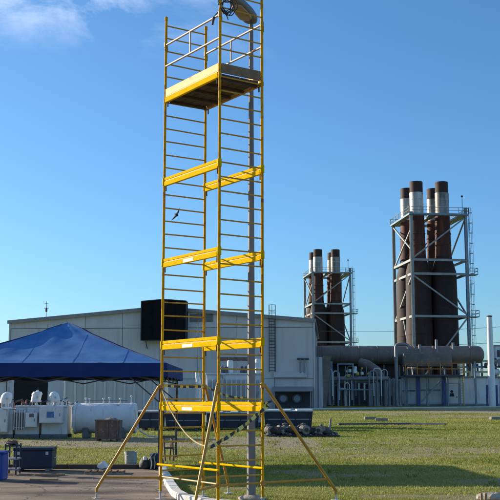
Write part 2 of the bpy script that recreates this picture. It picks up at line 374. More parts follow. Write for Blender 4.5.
kerb = bpy.data.objects.new('kerb', None); COL.objects.link(kerb); tag(kerb, 'white painted concrete kerb curving between asphalt and turf', kind='structure')
kp = resample(KERB, .82)
for a, b in zip(kp[:-1], kp[1:]):
    d = (b - a); d.normalize(); nrm = Vector((-d.y, d.x, 0)); j = random.uniform(-.006, .006)
    m = MB(); ln = (b - a).length - .018
    m.bbox(0, ln, -.09, .09, -.06, .105 + j, .014)
    o = m.build('kerb_stone', 'kerb_white', kerb); o.location = a + nrm * random.uniform(-.008, .008); o.rotation_euler = (0, random.uniform(-.008, .008), math.atan2(d.y, d.x) + random.uniform(-.015, .015))
# low dark edging along the back of the asphalt
edge = bpy.data.objects.new('dark_edging', None); COL.objects.link(edge); tag(edge, 'low dark edging along the back of the asphalt', kind='structure')
x = -2.35; k = 0
while x > -22:
    ln = random.uniform(1.8, 2.6); m = MB(); m.bbox(-ln + .03, 0, -.10, .10, -.05, .11 + random.uniform(-.015, .015), .012)
    o = m.build('bar', 'rail_brown', edge); o.location = (x, 24.35 + random.uniform(-.03, .03), 0); o.rotation_euler = (0, 0, random.uniform(-.012, .012)); x -= ln
# white concrete strip before the plant
m = MB(); a, b = gnd(250, 410.2), gnd(560, 406.6); d = (b - a); 
for i in range(60):
    p, q = a + d * (i / 60 * 1.6 - .3), a + d * ((i + .985) / 60 * 1.6 - .3)
    m.add([p, q, q + Vector((0, 1.3, 0)), p + Vector((0, 1.3, 0)), p + Vector((0, 0, .14)), q + Vector((0, 0, .14)), q + Vector((0, 1.3, .14)), p + Vector((0, 1.3, .14))],
          [(0, 1, 5, 4), (4, 5, 6, 7), (1, 2, 6, 5), (3, 0, 4, 7), (2, 3, 7, 6)])
tag(m.build('concrete_path', 'strip_white'), 'pale concrete path in front of the power plant', kind='structure')

# ------------------------------------------------------------------ scaffold
YAW, LP, WF = .976, 1.788, .827
SX, SY = -.486, 15.808
SROT = math.pi / 2 - YAW
scaf = thing('scaffold_tower', 'tall yellow tubular scaffold tower with ladder frames and a work deck', 'scaffold', (SX, SY, 0), SROT)
SM = Matrix.Translation((SX, SY, 0)) @ Matrix.Rotation(SROT, 4, 'Z'); SMI = SM.inverted()
def sl(p): return SMI @ Vector(p)                      # world -> scaffold local
LEGS = {'F': (0, 0), 'R': (WF, 0), 'L': (0, LP), 'B': (WF, LP)}
TOP = 8.345; PITCH_R = .2345
JOINTS = [.12, 1.19, 2.60, 4.01, 5.42, 6.83, TOP]
def rung_mesh():
    m = MB(); m.tube((.02, 0, 0), (WF - .02, 0, 0), .0125, n=8); return m.mesh('rung', 'rung_steel', True)
rme = rung_mesh()
LEGM = {}
for yy, leg0 in ((0, 'F'), (LP, 'L')):
    for i, (z0, z1) in enumerate(zip(JOINTS[:-1], JOINTS[1:])):
        fr = bpy.data.objects.new('ladder_frame', None); COL.objects.link(fr); fr.parent = scaf; fr.location = (0, yy, 0); fr.empty_display_size = .1
        for xx in (0, WF):
            key = (i,)
            if key not in LEGM:
                m = MB(); h = z1 - z0
                m.tube((0, 0, 0), (0, 0, h), .0235, n=14)
                m.tube((0, 0, h - .045), (0, 0, h + .02), .0285, n=14)          # coupling collar
                LEGM[key] = m.mesh('leg_tube', 'leg_paint', True)
            o = link('leg_tube', LEGM[key], fr, (xx, 0, z0)); o.rotation_euler = (0, 0, random.uniform(0, 6))
        zr = 1.19 - .12
        for k in range(-6, 40):
            z = 1.07 + .10 + k * PITCH_R
            if z0 + .02 < z <= z1 + .02 and z > .25 and z < TOP - .10 and not (6.82 < z < 7.04 and yy == 0): link('rung', rme, fr, (0, 0, z + random.uniform(-.006, .006)), (random.uniform(0, 6), random.uniform(-.008, .008), 0))
# base jacks
for n, (x, y) in LEGS.items():
    m = MB(); m.tube((x, y, .012), (x, y, .16), .017, n=10); m.box(x - .065, x + .065, y - .065, y + .065, .004, .014); m.lathe([(.03, .10), (.034, .11), (.03, .125)], (x, y, 0), 8)
    m.build('base_jack', 'zinc', scaf)
# side rails: pressed channel, two flanges with a groove between
def side_rail(x, z, out, sticker=False, mt='yellow_paint', h=.150):
    r = bpy.data.objects.new('side_rail', None); COL.objects.link(r); r.parent = scaf; r.location = (x, 0, z); r.empty_display_size = .1
    a, b = .035, LP - .035
    m = MB(); m.bbox(-.020, .020, a, b, -.052, 0, .006); m.build('upper_flange', mt, r)
    m = MB(); m.bbox(-.024, .024, a, b, -h, -.068, .006); m.build('lower_flange', mt, r)
    m = MB(); m.box(-.012, .012, a, b, -.072, -.048); m.build('groove', 'yellow_rusty', r)
    for yy in (0, LP):
        s = 1 if yy == 0 else -1
        m = MB(); m.lathe([(.033, -h + .02), (.036, -h + .025), (.036, -.01), (.033, -.005)], (0, yy, 0), 12); m.beam((0, yy + s * .02, -.04), (0, yy + s * .05, -.04), .03, .04); m.beam((0, yy + s * .02, -h + .04), (0, yy + s * .05, -h + .04), .03, .04)
        m.build('end_clamp', mt, r, True)
        m = MB(); m.tube((0, yy + s * .055, -h + .01), (0, yy + s * .06, -h - .085), .013, n=8); m.build('locking_pin', 'scrap_dark', r, True)
    if sticker:
        m = MB(); m.box(out * .0245, out * .0265, LP * .42, LP * .60, -.135, -.085); m.build('sticker', 'sticker', r)
for z, st in ((1.60, True), (2.615, True), (4.02, True), (5.44, False)):
    side_rail(0, z, -1, st); side_rail(WF, z, 1)
# low guard tubes
for x in (0, WF):
    m = MB(); m.tube((x - .03, -.05, .575), (x - .03, LP + .06, .562), .019, n=10); m.build('guard_tube', 'yellow_paint', scaf, True)
for y in (0, LP):
    m = MB(); m.tube((0, y, .345), (WF, y, .345), .017, n=10); m.build('base_tube', 'orange_tube', scaf, True)
m = MB(); m.tube((0, 0, .365), (0, LP, .365), .014, n=8); m.build('base_tube', 'orange_tube', scaf, True)
# deck with toe boards
ZP = 7.03
dk = bpy.data.objects.new('work_deck', None); COL.objects.link(dk); dk.parent = scaf
npl = 4; pw = (WF - .10) / npl
for i in range(npl):
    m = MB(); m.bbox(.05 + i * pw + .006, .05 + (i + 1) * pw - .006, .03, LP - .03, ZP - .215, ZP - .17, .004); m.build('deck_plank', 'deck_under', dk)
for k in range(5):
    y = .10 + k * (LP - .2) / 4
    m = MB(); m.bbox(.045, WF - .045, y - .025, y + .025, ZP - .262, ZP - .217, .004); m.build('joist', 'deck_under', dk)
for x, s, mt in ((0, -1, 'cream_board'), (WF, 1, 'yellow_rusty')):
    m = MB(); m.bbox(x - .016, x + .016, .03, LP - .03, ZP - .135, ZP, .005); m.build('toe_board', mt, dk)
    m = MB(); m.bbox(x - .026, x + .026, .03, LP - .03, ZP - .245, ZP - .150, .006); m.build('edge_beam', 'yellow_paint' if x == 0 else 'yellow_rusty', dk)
    m = MB(); m.box(x - .014, x + .014, .03, LP - .03, ZP - .152, ZP - .133); m.build('groove', 'yellow_rusty', dk)
    for yy in (.09, LP - .09):
        m = MB(); m.tube((x, yy, ZP - .24), (x, yy, ZP - .33), .013, n=8); m.build('locking_pin', 'scrap_dark', dk, True)
for y in (-.0, LP):
    m = MB(); m.bbox(.03, WF - .03, y - .014, y + .014, ZP - .165, ZP - .005, .005); m.build('end_board', 'board_dark', dk)
# guard rails
for x in (0, WF):
    gr = bpy.data.objects.new('guard_rail', None); COL.objects.link(gr); gr.parent = scaf
    for z in (7.845, 7.455):
        m = MB(); m.tube((x, .0, z), (x, LP, z), .019, n=10); m.build('rail_tube', 'rail_white', gr, True)
    m = MB(); m.tube((x, LP * .53, 7.455), (x, LP * .53, 7.845), .014, n=10); m.build('rail_post', 'rail_white', gr, True)
    for y in (0, LP):
        m = MB(); m.tube((x, y, 7.80), (x, y, 7.89), .034, n=10); m.tube((x + .03, y, 7.72), (x + .03, y, 7.80), .012, n=8); m.build('rail_clamp', 'rung_steel', gr, True)
# outriggers
def outrigger(leg, foot, tie_z=.345, topz=1.86):
    x, y = LEGS[leg]; f = sl(foot); o = bpy.data.objects.new('outrigger', None); COL.objects.link(o); o.parent = scaf
    a = Vector((x, y, topz)); b = Vector((f.x, f.y, .16)); d = (b - a); off = Vector((d.x, d.y, 0)).normalized() * .045
    m = MB(); m.tube(a + off, b, .0245, n=12); m.build('brace_tube', 'orange_tube', o, True)
    t = (topz - tie_z) / (topz - .16); p = a.lerp(b, t)
    m = MB(); m.tube(Vector((x, y, tie_z)) + off, (p.x, p.y, tie_z), .019, n=10); m.build('tie_tube', 'orange_tube', o, True)
    m = MB(); m.tube(b + Vector((0, 0, .02)), (b.x, b.y, .10), .026, n=10); m.build('foot_sleeve', 'orange_tube', o, True)
    m = MB(); m.tube((b.x, b.y, .012), (b.x, b.y, .13), .015, n=10); m.box(b.x - .06, b.x + .06, b.y - .06, b.y + .06, .004, .014); m.build('foot_jack', 'zinc', o, True)
    for z in (topz, tie_z):
        m = MB(); m.lathe([(.031, -.04), (.039, -.035), (.039, .035), (.031, .04)], (x, y, z), 12); m.beam((x, y, z), Vector((x, y, z)) + off * 1.3, .04, .05); m.build('swivel_clamp', 'orange_tube', o, True)
outrigger('L', gnd(96.5, 498.5)); outrigger('R', gnd(336, 500.5)); outrigger('B', (-.38, 18.25, 0), .30); outrigger('F', (-.79, 14.9, 0))

# ------------------------------------------------------------------ things tied to the scaffold
def ribbon(name, pts, label, wd=.045, twist=3.0, seg=.075, group=None, ph=0):
    P = [Vector(p) for p in pts]; Q = [P[0]]
    for a, b in zip(P[:-1], P[1:]):
        n = max(1, int((b - a).length / (seg / 2)))
        for i in range(1, n + 1): Q.append(a.lerp(b, i / n))
    m = MB(); prev = None; acc = 0
    for i, p in enumerate(Q):
        d = (Q[min(i + 1, len(Q) - 1)] - Q[max(i - 1, 0)]).normalized(); side = d.cross(Vector((0, 0, 1))).normalized(); up = side.cross(d)
        a = ph + .5 * math.sin(twist * i / len(Q) * 6.28); u = (up * math.cos(a) + side * math.sin(a)) * wd / 2; nn = d.cross(u).normalized() * .003
        m.v += [tuple(p - u - nn), tuple(p + u - nn), tuple(p + u + nn), tuple(p - u + nn)]
        if i:
            k = 4 * i; mi = int(acc / seg) % 2
            for e in range(4): m.f.append((k - 4 + e, k - 4 + (e + 1) % 4, k + (e + 1) % 4, k + e)); m.mi.append(mi)
            acc += (Q[i] - Q[i - 1]).length
    o = m.build(name, ['tape_yellow', 'tape_black']); return tag(o, label, 'caution tape', group)
def legw(n, z): return SM @ Vector((*LEGS[n], z))
lp_x, lp_y = .02, 17.25
ribbon('caution_tape', catenary(legw('L', 1.875) + Vector((0, -.035, 0)), legw('B', 1.86) + Vector((0, -.035, 0)), .02), 'yellow and black caution tape stretched level between the two left scaffold legs', .04, group='caution tapes on the scaffold')
ribbon('caution_tape', catenary(legw('B', 1.87) + Vector((.03, 0, 0)), (lp_x - .08, lp_y, 1.66), .06), 'caution tape drooping from the back scaffold leg to the lamp pole', .04, group='caution tapes on the scaffold', ph=.4)
fb = Vector((-.486, 15.808, 1.86)).lerp(Vector((-.79, 14.9, .16)), .56)
ribbon('caution_tape', catenary(fb + Vector((0, .0, 0)), legw('R', 1.47) + Vector((.05, -.03, .05)), .05), 'twisted caution tape rising diagonally to the right scaffold leg', .055, 5, group='caution tapes on the scaffold')
m = MB(); m.path(catenary(legw('L', 1.80) + Vector((0, -.03, 0)), fb + Vector((-.0, .03, .05)), .20, 24), .012, 6)
tag(m.build('rope', 'rope', None, True), 'slack tan rope sagging from the left scaffold leg to the front brace', 'rope')
# knot of tape on the right leg
kc = legw('R', 1.55); m = MB()
for i in range(7):
    a = random.uniform(0, 6.28); q = kc + Vector((.05 + random.uniform(0, .10), random.uniform(-.05, .02), random.uniform(-.06, .09)))
    m.beam(kc + Vector((.02, -.03, random.uniform(-.05, .05))), q, .035, .006, (math.cos(a), math.sin(a), .3), i % 2 and 1 or 0)
tag(m.build('tape_knot', ['tape_yellow', 'tape_black']), 'bunched end of caution tape knotted on the right scaffold leg', 'tape knot')
# coil of black cable on the top rung
m = MB(); cc = SM @ Vector((.12, -.02, 8.02))
for i in range(7):
    rr = random.uniform(.085, .135); tl = random.uniform(-.9, .9); pts = []; sq = random.uniform(.9, 1.5); ox, oz, sh = random.uniform(-.03, .04), random.uniform(-.05, .03), random.uniform(-.5, .5); p1, p2 = random.uniform(0, 6), random.uniform(0, 6)
    for k in range(33):
        a = 2 * math.pi * k / 32; wv = 1 + .10 * math.sin(3 * a + p1) + .06 * math.sin(5 * a + p2)
        pts.append(cc + Vector((ox + rr * wv * math.cos(a) + sh * .3 * rr * math.sin(a), tl * rr * math.cos(a) + .012 * i - .04, oz + rr * sq * wv * math.sin(a))))
    m.path(pts, .0085, 6, False)
m.path([cc + Vector((-.03, 0, -.13)), cc + Vector((.0, -.01, -.2)), cc + Vector((.02, 0, -.25))], .009, 6)
tag(m.build('cable_coil', 'black_rubber', None, True), 'coil of black cable hanging at the top of the scaffold', 'cable')
m = MB(); q = SM @ Vector((0, .16, 7.87)); m.path([q + Vector((0, 0, .0)), q + Vector((-.02, -.02, -.05)), q + Vector((-.04, -.02, -.16))], [.012, .022, .018], 8); m.path([q, q + Vector((.05, .0, .06)), SM @ Vector((0, .02, 7.95))], .008, 6)
tag(m.build('cable_plug', 'black_rubber', None, True), 'small black cable plug dangling from the white top guard rail', 'plug')

# ------------------------------------------------------------------ lamp post
lamp = thing('lamp_post', 'grey concrete lamp post standing behind the yellow scaffold', 'lamp post', (lp_x, lp_y, 0), R(17))
zt = 8.31
m = MB(); k = []
for z, s in ((-.1, .064), (2.2, .054), (5, .043), (zt, .031)):
    c = s * .22; k += [(-s + c, -s, z), (s - c, -s, z), (s, -s + c, z), (s, s - c, z), (s - c, s, z), (-s + c, s, z), (-s, s - c, z), (-s, -s + c, z)]
m.add(k, [(i * 8 + j, i * 8 + (j + 1) % 8, (i + 1) * 8 + (j + 1) % 8, (i + 1) * 8 + j) for i in range(3) for j in range(8)] + [tuple(range(24, 32))])
m.build('pole', 'concrete_pole', lamp)
m = MB(); m.lathe([(.24, -.03), (.22, .03), (.15, .06), (.09, .075)], (0, 0, 0), 14); m.build('base_mound', 'stone', lamp, True)
m = MB(); m.box(-.066, -.052, -.02, .02, .75, 1.15); m.build('service_hatch', 'lamp_grey', lamp)
# cobra head luminaire pointing towards the camera and a little left
hd = bpy.data.objects.new('luminaire', None); COL.objects.link(hd); hd.parent = lamp; hd.location = (0, 0, zt); hd.rotation_euler = (R(4), 0, R(-17) + R(-20))
m = MB(); m.tube((0, .05, -.02), (0, -.28, .07), .035, n=10); m.build('bracket', 'lamp_grey', hd, True)
def loft(secs, n=16):
    """secs: (y, halfwidth, z0, z1)"""
    m = MB(); vs = []
    for y, hw, z0, z1 in secs:
        for k in range(n):
            a = 2 * math.pi * k / n; zc, hz = (z0 + z1) / 2, (z1 - z0) / 2
            vs.append((hw * math.copysign(abs(math.cos(a)) ** .7, math.cos(a)), y, zc + hz * math.copysign(abs(math.sin(a)) ** .7, math.sin(a))))
    fs = [(i * n + k, i * n + (k + 1) % n, (i + 1) * n + (k + 1) % n, (i + 1) * n + k) for i in range(len(secs) - 1) for k in range(n)] + [tuple(range(n)), tuple((len(secs) - 1) * n + k for k in range(n))[::-1]]
    return m.add(vs, fs)
loft([(.10, .05, -.05, .05), (.06, .10, -.075, .08), (-.05, .135, -.085, .10), (-.30, .15, -.05, .14), (-.60, .14, -.005, .16), (-.85, .10, .04, .16), (-.95, .04, .07, .13)]).build('housing', 'lamp_grey', hd, True)
loft([(-.20, .06, -.085, -.05), (-.28, .115, -.088, -.03), (-.50, .12, -.05, .0), (-.72, .095, -.012, .04), (-.80, .04, .01, .05)]).build('lens', 'lamp_lens', hd, True)

# ------------------------------------------------------------------ bird
def bird(p, span, roll, yaw):
    secs = []
    prof = [(-1, .04, .01, .22, .03), (-.82, .16, .02, .14, .04), (-.55, .27, .03, .05, .05), (-.30, .32, .045, .0, .04), (-.15, .40, .10, .0, .02), (-.08, .62, .17, .03, .0), (0, .95, .22, .06, -.01)]
    prof = prof + [(-a, c, t, s, z) for a, c, t, s, z in prof[-2::-1]]
    n = 12; vs = []; h = span / 2
    for a, c, t, s, z in prof:
        for k in range(n):
            q = 2 * math.pi * k / n
            vs.append((a * h, (s + c / 2 * math.cos(q)) * h * .9, (z + t / 2 * math.sin(q) * (1 - .35 * math.cos(q))) * h))
    m = MB(); m.add(vs, [(i * n + k, i * n + (k + 1) % n, (i + 1) * n + (k + 1) % n, (i + 1) * n + k) for i in range(len(prof) - 1) for k in range(n)] + [tuple(range(n))[::-1], tuple((len(prof) - 1) * n + k for k in range(n))])
    o = m.build('bird', 'feather', None, True); o.location = p; o.rotation_euler = (R(62), roll, yaw)
    return tag(o, 'dark bird gliding with spread wings between the scaffold ladders', 'bird')
bird(at(176.5, 215, 40), .60, R(-57), 0)

# ------------------------------------------------------------------ gazebo tent
TX, TY, TH = -4.71, 26.28, 2.78; ZE, ZA = 2.44, 3.55
tent = thing('gazebo_tent', 'blue canvas gazebo tent with pyramid roof and dark blue valance', 'tent', (TX, TY, 0))
def roof_panel(k):
    a = k * math.pi / 2; n = 22; m = MB(); idx = {}
    c, s = math.cos(a), math.sin(a)
    for i in range(n + 1):
        t = i / n                                   # 0 eave .. 1 apex
        for j in range(n + 1):
            u = j / n * 2 - 1; x = u * TH * (1 - t); y = -TH * (1 - t)
            z = ZE + (ZA - ZE) * t - .10 * math.sin(math.pi * t) * (1 - .55 * u * u)       # cloth sags between ridges
            z += .022 * math.sin(9 * u + 5 * t + k) * (1 - t) * t * 2 + .006 * math.sin(31 * u * (1 - t) + 2.1 * math.sin(7 * t)) * (1 - t) + .010 * math.sin(23 * t + 3 * u) * (1 - u * u) * (1 - t)
            if .80 < t: z += .05 * min(1, (t - .80) / .05) * .5
            idx[i, j] = len(m.v); m.v.append((x * c - y * s, x * s + y * c, z))
    for i in range(n):
        for j in range(n): m.f.append((idx[i, j], idx[i, j + 1], idx[i + 1, j + 1], idx[i + 1, j])); m.mi.append(0)
    return m.build('roof_panel', 'blue_canvas', tent, True)
def valance(k):
    a = k * math.pi / 2; c, s = math.cos(a), math.sin(a); n = 60; m = MB()
    for j in range(n + 1):
        u = j / n * 2 - 1
        for q, z in ((0, ZE + .004), (.5, ZE - .16), (1, ZE - .315 + .012 * math.sin(u * 17 + k))):
            x = u * (TH + .012); y = -TH - .012 - .018 * q * (1 + .8 * math.sin(u * 24 + k)); m.v.append((x * c - y * s, x * s + y * c, z))
    for j in range(n):
        for q in range(2): b = j * 3 + q; m.f.append((b + 1, b + 4, b + 3, b)); m.mi.append(0)
    return m.build('valance', 'blue_valance', tent, True)
def roof_pt(k, u, t):
    a = k * math.pi / 2; c, s_ = math.cos(a), math.sin(a); x = u * TH * (1 - t); y = -TH * (1 - t)
    z = ZE + (ZA - ZE) * t - .10 * math.sin(math.pi * t) * (1 - .55 * u * u) + .022 * math.sin(9 * u + 5 * t + k) * (1 - t) * t * 2 + .006 * math.sin(31 * u * (1 - t) + 2.1 * math.sin(7 * t)) * (1 - t) + .010 * math.sin(23 * t + 3 * u) * (1 - u * u) * (1 - t)
    if t > .80: z += .05 * min(1, (t - .80) / .05) * .5
    return Vector((x * c - y * s_, x * s_ + y * c, z + .004))
for k in range(4):
    roof_panel(k); valance(k)
    m = MB(); m.path([roof_pt(k, 1, t / 20) for t in range(0, 20)], .012, 5); m.build('hip_seam', 'blue_valance', tent, True)
    for x0 in (-.62, -.2, .22, .64):
        pts = []
        for t in range(0, 20):
            tt = t / 20
            if abs(x0) / (1 - tt) < .985: pts.append(roof_pt(k, x0 / (1 - tt), tt))
        m = MB(); m.path([q - Vector((0, 0, .003)) for q in pts], .0035, 4); m.build('panel_seam', 'blue_canvas', tent, True)
for sx in (-1, 1):
    for sy in (-1, 1):
        x, y = sx * (TH - .14), sy * (TH - .14)
        m = MB(); m.bbox(x - .032, x + .032, y - .032, y + .032, .01, 2.36, .006); o = m.build('leg', 'tent_metal', tent)
        m = MB(); m.box(x - .08, x + .08, y - .08, y + .08, 0, .012); m.build('foot_plate', 'tent_metal', o)
for k in range(4):
    a = k * math.pi / 2; c, s = math.cos(a), math.sin(a)
    P = lambda u, z: ((u * c + (TH - .14) * s), (u * s - (TH - .14) * c), z)
    H2 = TH - .16
    for i in range(4):
        x0, x1 = -H2 + i * H2 / 2, -H2 + (i + 1) * H2 / 2
        for za, zb in ((2.30, 2.03), (2.03, 2.30)):
            m = MB(); m.beam(P(x0, za), P(x1, zb), .016 + (.006 if za > zb else 0), .030); m.build('truss_bar', 'tent_metal', tent)
for sy in (-1, 1):
    for sx in (1,):
        m = MB(); m.beam((sx * (TH - .16), sy * (TH - .14), 1.55), (sx * (TH - 1.0), sy * (TH - .14), 2.25), .02, .03); m.build('knee_brace', 'tent_metal', tent)
m = MB(); m.tube((0, 0, 2.7), (0, 0, ZA - .02), .03, n=10); m.build('centre_pole', 'tent_metal', tent, True)
for sx in (-1, 1):
    for sy in (-1, 1): m = MB(); m.beam((sx * (TH - .15), sy * (TH - .15), 2.33), (0, 0, 3.36), .025, .025); m.build('rafter', 'tent_metal', tent)

# ------------------------------------------------------------------ things on the asphalt
def chest(loc, wd, dp, h, label):
    t = thing('steel_chest', label, 'chest', loc, R(2))
    m = MB(); m.bbox(-wd / 2, wd / 2, 0, dp, .07, h - .07, .012); m.build('body', 'navy_paint', t)
    m = MB(); m.bbox(-wd / 2 - .012, wd / 2 + .012, -.012, dp + .012, h - .068, h, .012); m.build('lid', 'navy_paint', t)
    for x in (-wd / 2 + .12, wd / 2 - .12):
        m = MB(); m.bbox(x - .04, x + .04, .02, dp - .02, .006, .068, .006); m.build('skid', 'wood_grey', t)
        m = MB(); m.box(x - .03, x + .03, -.022, -.001, h - .16, h - .09); m.build('latch', 'zinc', t)
    m = MB(); m.path([(wd / 2 + .001, dp * .35, h * .55), (wd / 2 + .04, dp * .36, h * .55), (wd / 2 + .04, dp * .64, h * .55), (wd / 2 + .001, dp * .65, h * .55)], .010, 8); m.build('handle', 'zinc', t, True)
p = gnd(30, 472); chest((p.x + .05, p.y, 0.008), .88, .62, .53, 'dark navy steel chest standing under the tent front edge')
p = gnd(-12.0, 481); t = thing('plastic_crate', 'bright blue plastic crate at the left edge of the picture', 'crate', (p.x, p.y, .008))
m = MB(); m.bbox(-.30, .30, 0, .42, 0, .53, .02); m.build('body', 'bright_blue', t)
m = MB(); m.bbox(-.315, .315, -.015, .435, .531, .575, .012); m.build('rim', 'bright_blue', t)
for k in range(5): m = MB(); x = -.24 + k * .12; m.bbox(x - .012, x + .012, -.014, -.001, .04, .52, .003); m.build('rib', 'bright_blue', t)
p = gnd(8.5, 476); t = thing('tool_trolley', 'small dark tool trolley with three shelves beside the blue crate', 'trolley', (p.x, p.y + .15, .008))
for x in (-.12, .12):
    for y in (0, .4): m = MB(); m.bbox(x - .015, x + .015, y - .015, y + .015, .06, .66, .003); o = m.build('post', 'navy_paint', t); m = MB(); m.lathe([(.025, -.012), (.045, -.008), (.045, .008), (.025, .012)], (x, y, .045), 12, 'x'); m.build('castor', 'black_rubber', o, True)
for z in (.10, .32, .60): m = MB(); m.bbox(-.14, .14, -.02, .42, z, z + .03, .005); m.build('shelf', 'drum_grey' if z < .5 else 'navy_paint', t)
m = MB(); m.lathe([(.05, 0), (.12, .015), (.13, .04), (.09, .075), (.03, .09)], (p.x - .02, p.y + .35, .64), 12)
m.v = [(v[0] + .012 * math.sin(v[1] * 60), v[1] + .01 * math.sin(v[0] * 70), v[2] + (.02 * math.sin(v[0] * 45) if v[2] > .65 else 0)) for v in m.v]
tag(m.build('sack', 'rust_box', None, True), 'small brown sack lying on top of the tool trolley', 'sack')
def slab(name, x, y, rz, ln, wd, th, z, label, mt='wood', tilt=0):  # thin flat brown pieces laid on the asphalt
    m = MB(); m.bbox(-ln / 2, ln / 2, -wd / 2, wd / 2, 0, th, .006); o = m.build(name, mt); o.location = (x, y, z); o.rotation_euler = (0, tilt, rz)
    return tag(o, label, 'slab', 'thin flat pieces on the asphalt')
p = gnd(50, 476); slab('thin_slab', p.x, p.y, R(3), .62, .16, .035, .009, 'short pale flat piece lying on the asphalt just right of the navy chest')
p = gnd(44, 480.5); slab('thin_slab', p.x, p.y, R(-2), .56, .14, .03, .009, 'short reddish flat piece lying nearest in front of the navy chest')
pal = thing('wood_pallet', 'low wooden pallet of short boards lying on the asphalt beneath the left brace', 'pallet', (gnd(107, 473).x, gnd(107, 474).y, .008), R(2))
for y in (-.22, .22): m = MB(); m.bbox(-.42, .42, y - .03, y + .03, 0, .05, .006); m.build('bearer', 'wood_grey', pal)
for i in range(6): m = MB(); x = -.36 + i * .145; m.bbox(x - .05, x + .05, -.28, .28 + random.uniform(-.04, .02), .051, .075, .005); m.build('slat', 'wood', pal)
m = MB(); m.lathe([(.03, 0), (.10, .02), (.115, .06), (.09, .11), (.04, .14), (.035, .17)], (0, 0, 0), 14)
for i, v in enumerate(m.v): m.v[i] = (v[0] * 1.1 + .02 * math.sin(v[1] * 40), v[1] * .8, v[2] + .012 * math.sin(v[0] * 50))
o = m.build('plastic_bag', 'bag_white', None, True); o.location = (gnd(103, 473).x, gnd(103, 473).y, .084); tag(o, 'small white plastic bag on the wooden pallet', 'bag')
p = gnd(130, 464.6); t = thing('steel_bucket', 'grey metal drum standing on the turf behind the dark edging', 'drum', (p.x, p.y + .15, .0))
m = MB(); m.lathe([(.14, 0), (.145, .01), (.15, .10), (.155, .105), (.15, .11), (.152, .21), (.157, .215), (.152, .22), (.152, .31), (.158, .32), (.146, .32), (.14, .29), (.02, .285)], n=24); m.build('body', 'drum_grey', t, True)
m = MB(); m.path([(-.155, 0, .30), (-.13, -.10, .24), (0, -.165, .20), (.13, -.10, .24), (.155, 0, .30)], .006, 6); m.build('handle', 'zinc', t, True)
p = gnd(150, 470); t = thing('tool_bag', 'black heap of tool bags with pale straps by the left scaffold leg', 'bag', (p.x, p.y + .1, .008))
def lump(c, s, n=14, seed=0):
    m = MB(); prof = [(.0, -.0), (.55, .02), (.9, .18), (1, .45), (.85, .75), (.5, .95), (.05, 1.0)]; m.lathe(prof, n=n)
    r = random.Random(seed)
    m.v = [(c[0] + v[0] * s[0] * (1 + r.uniform(-.13, .13)), c[1] + v[1] * s[1] * (1 + r.uniform(-.13, .13)), c[2] + v[2] * s[2] * (1 + r.uniform(-.08, .04))) for v in m.v]; return m
lump((-.13, .12, 0), (.16, .18, .26), seed=1).build('pouch', 'black_bag', t, True)
lump((.10, .05, 0), (.18, .17, .36), seed=2).build('main_bag', 'black_bag', t, True)
lump((.19, .22, 0), (.10, .16, .30), seed=3).build('pouch', 'black_bag', t, True)
for x, mt in ((.02, 'bag_white'), (.10, 'drum_grey')):
    m = MB(); m.path([(x, -.11, .02), (x + .02, -.145, .15), (x - .01, -.13, .30), (x + .04, -.02, .375), (x + .06, .1, .34)], .014, 6); m.build('strap', mt, t, True)
m = MB(); m.lathe([(.02, 0), (.05, .01), (.055, .05), (.03, .09)], (-.12, -.03, .21), 10); m.build('buckle_pad', 'bag_white', t, True)
p = gnd(167.5, 461); t = thing('trestle', 'brown wooden trestle standing beside the right tent leg', 'trestle', (p.x - .02, p.y + .2, 0), R(25))
for x in (-.12, .12):
    for s in (-1, 1): m = MB(); m.beam((x, s * .16, .0), (x, s * .02, .60), .03, .04, (1, 0, 0)); m.build('leg', 'rust_box', t)
m = MB(); m.bbox(-.2, .2, -.05, .05, .585, .65, .006); m.build('top_bar', 'rust_box', t)
m = MB(); m.beam((-.14, -.06, .33), (.14, -.06, .33), .02, .05); m.build('cross_bar', 'rust_box', t)
# rough stone with two stakes at the lower right
p = gnd(495, 501); m = MB(); m.lathe([(.15, -.03), (.23, .03), (.22, .08), (.15, .115), (.03, .125)], n=13); r_ = random.Random(4); m.v = [(v[0] * 1.25 + r_.uniform(-.02, .02), v[1] * .8 + r_.uniform(-.02, .02), v[2] + r_.uniform(-.012, .012)) for v in m.v]
o = m.build('boulder', 'stone'); o.location = (p.x + .02, p.y + .12, 0); tag(o, 'rough grey boulder at the lower right corner', 'boulder')
for i, x in enumerate((481.5, 486)):
    p = gnd(x, 503); m = MB(); m.tube((0, 0, -.05), (random.uniform(-.01, .01), 0, .155), .024, .021, n=9); o = m.build('wood_stake', 'wood', None, True); o.location = p
    tag(o, ['left short wooden stake in the turf beside the boulder', 'right short wooden stake in the turf against the boulder'][i], 'stake', 'stakes beside the boulder')

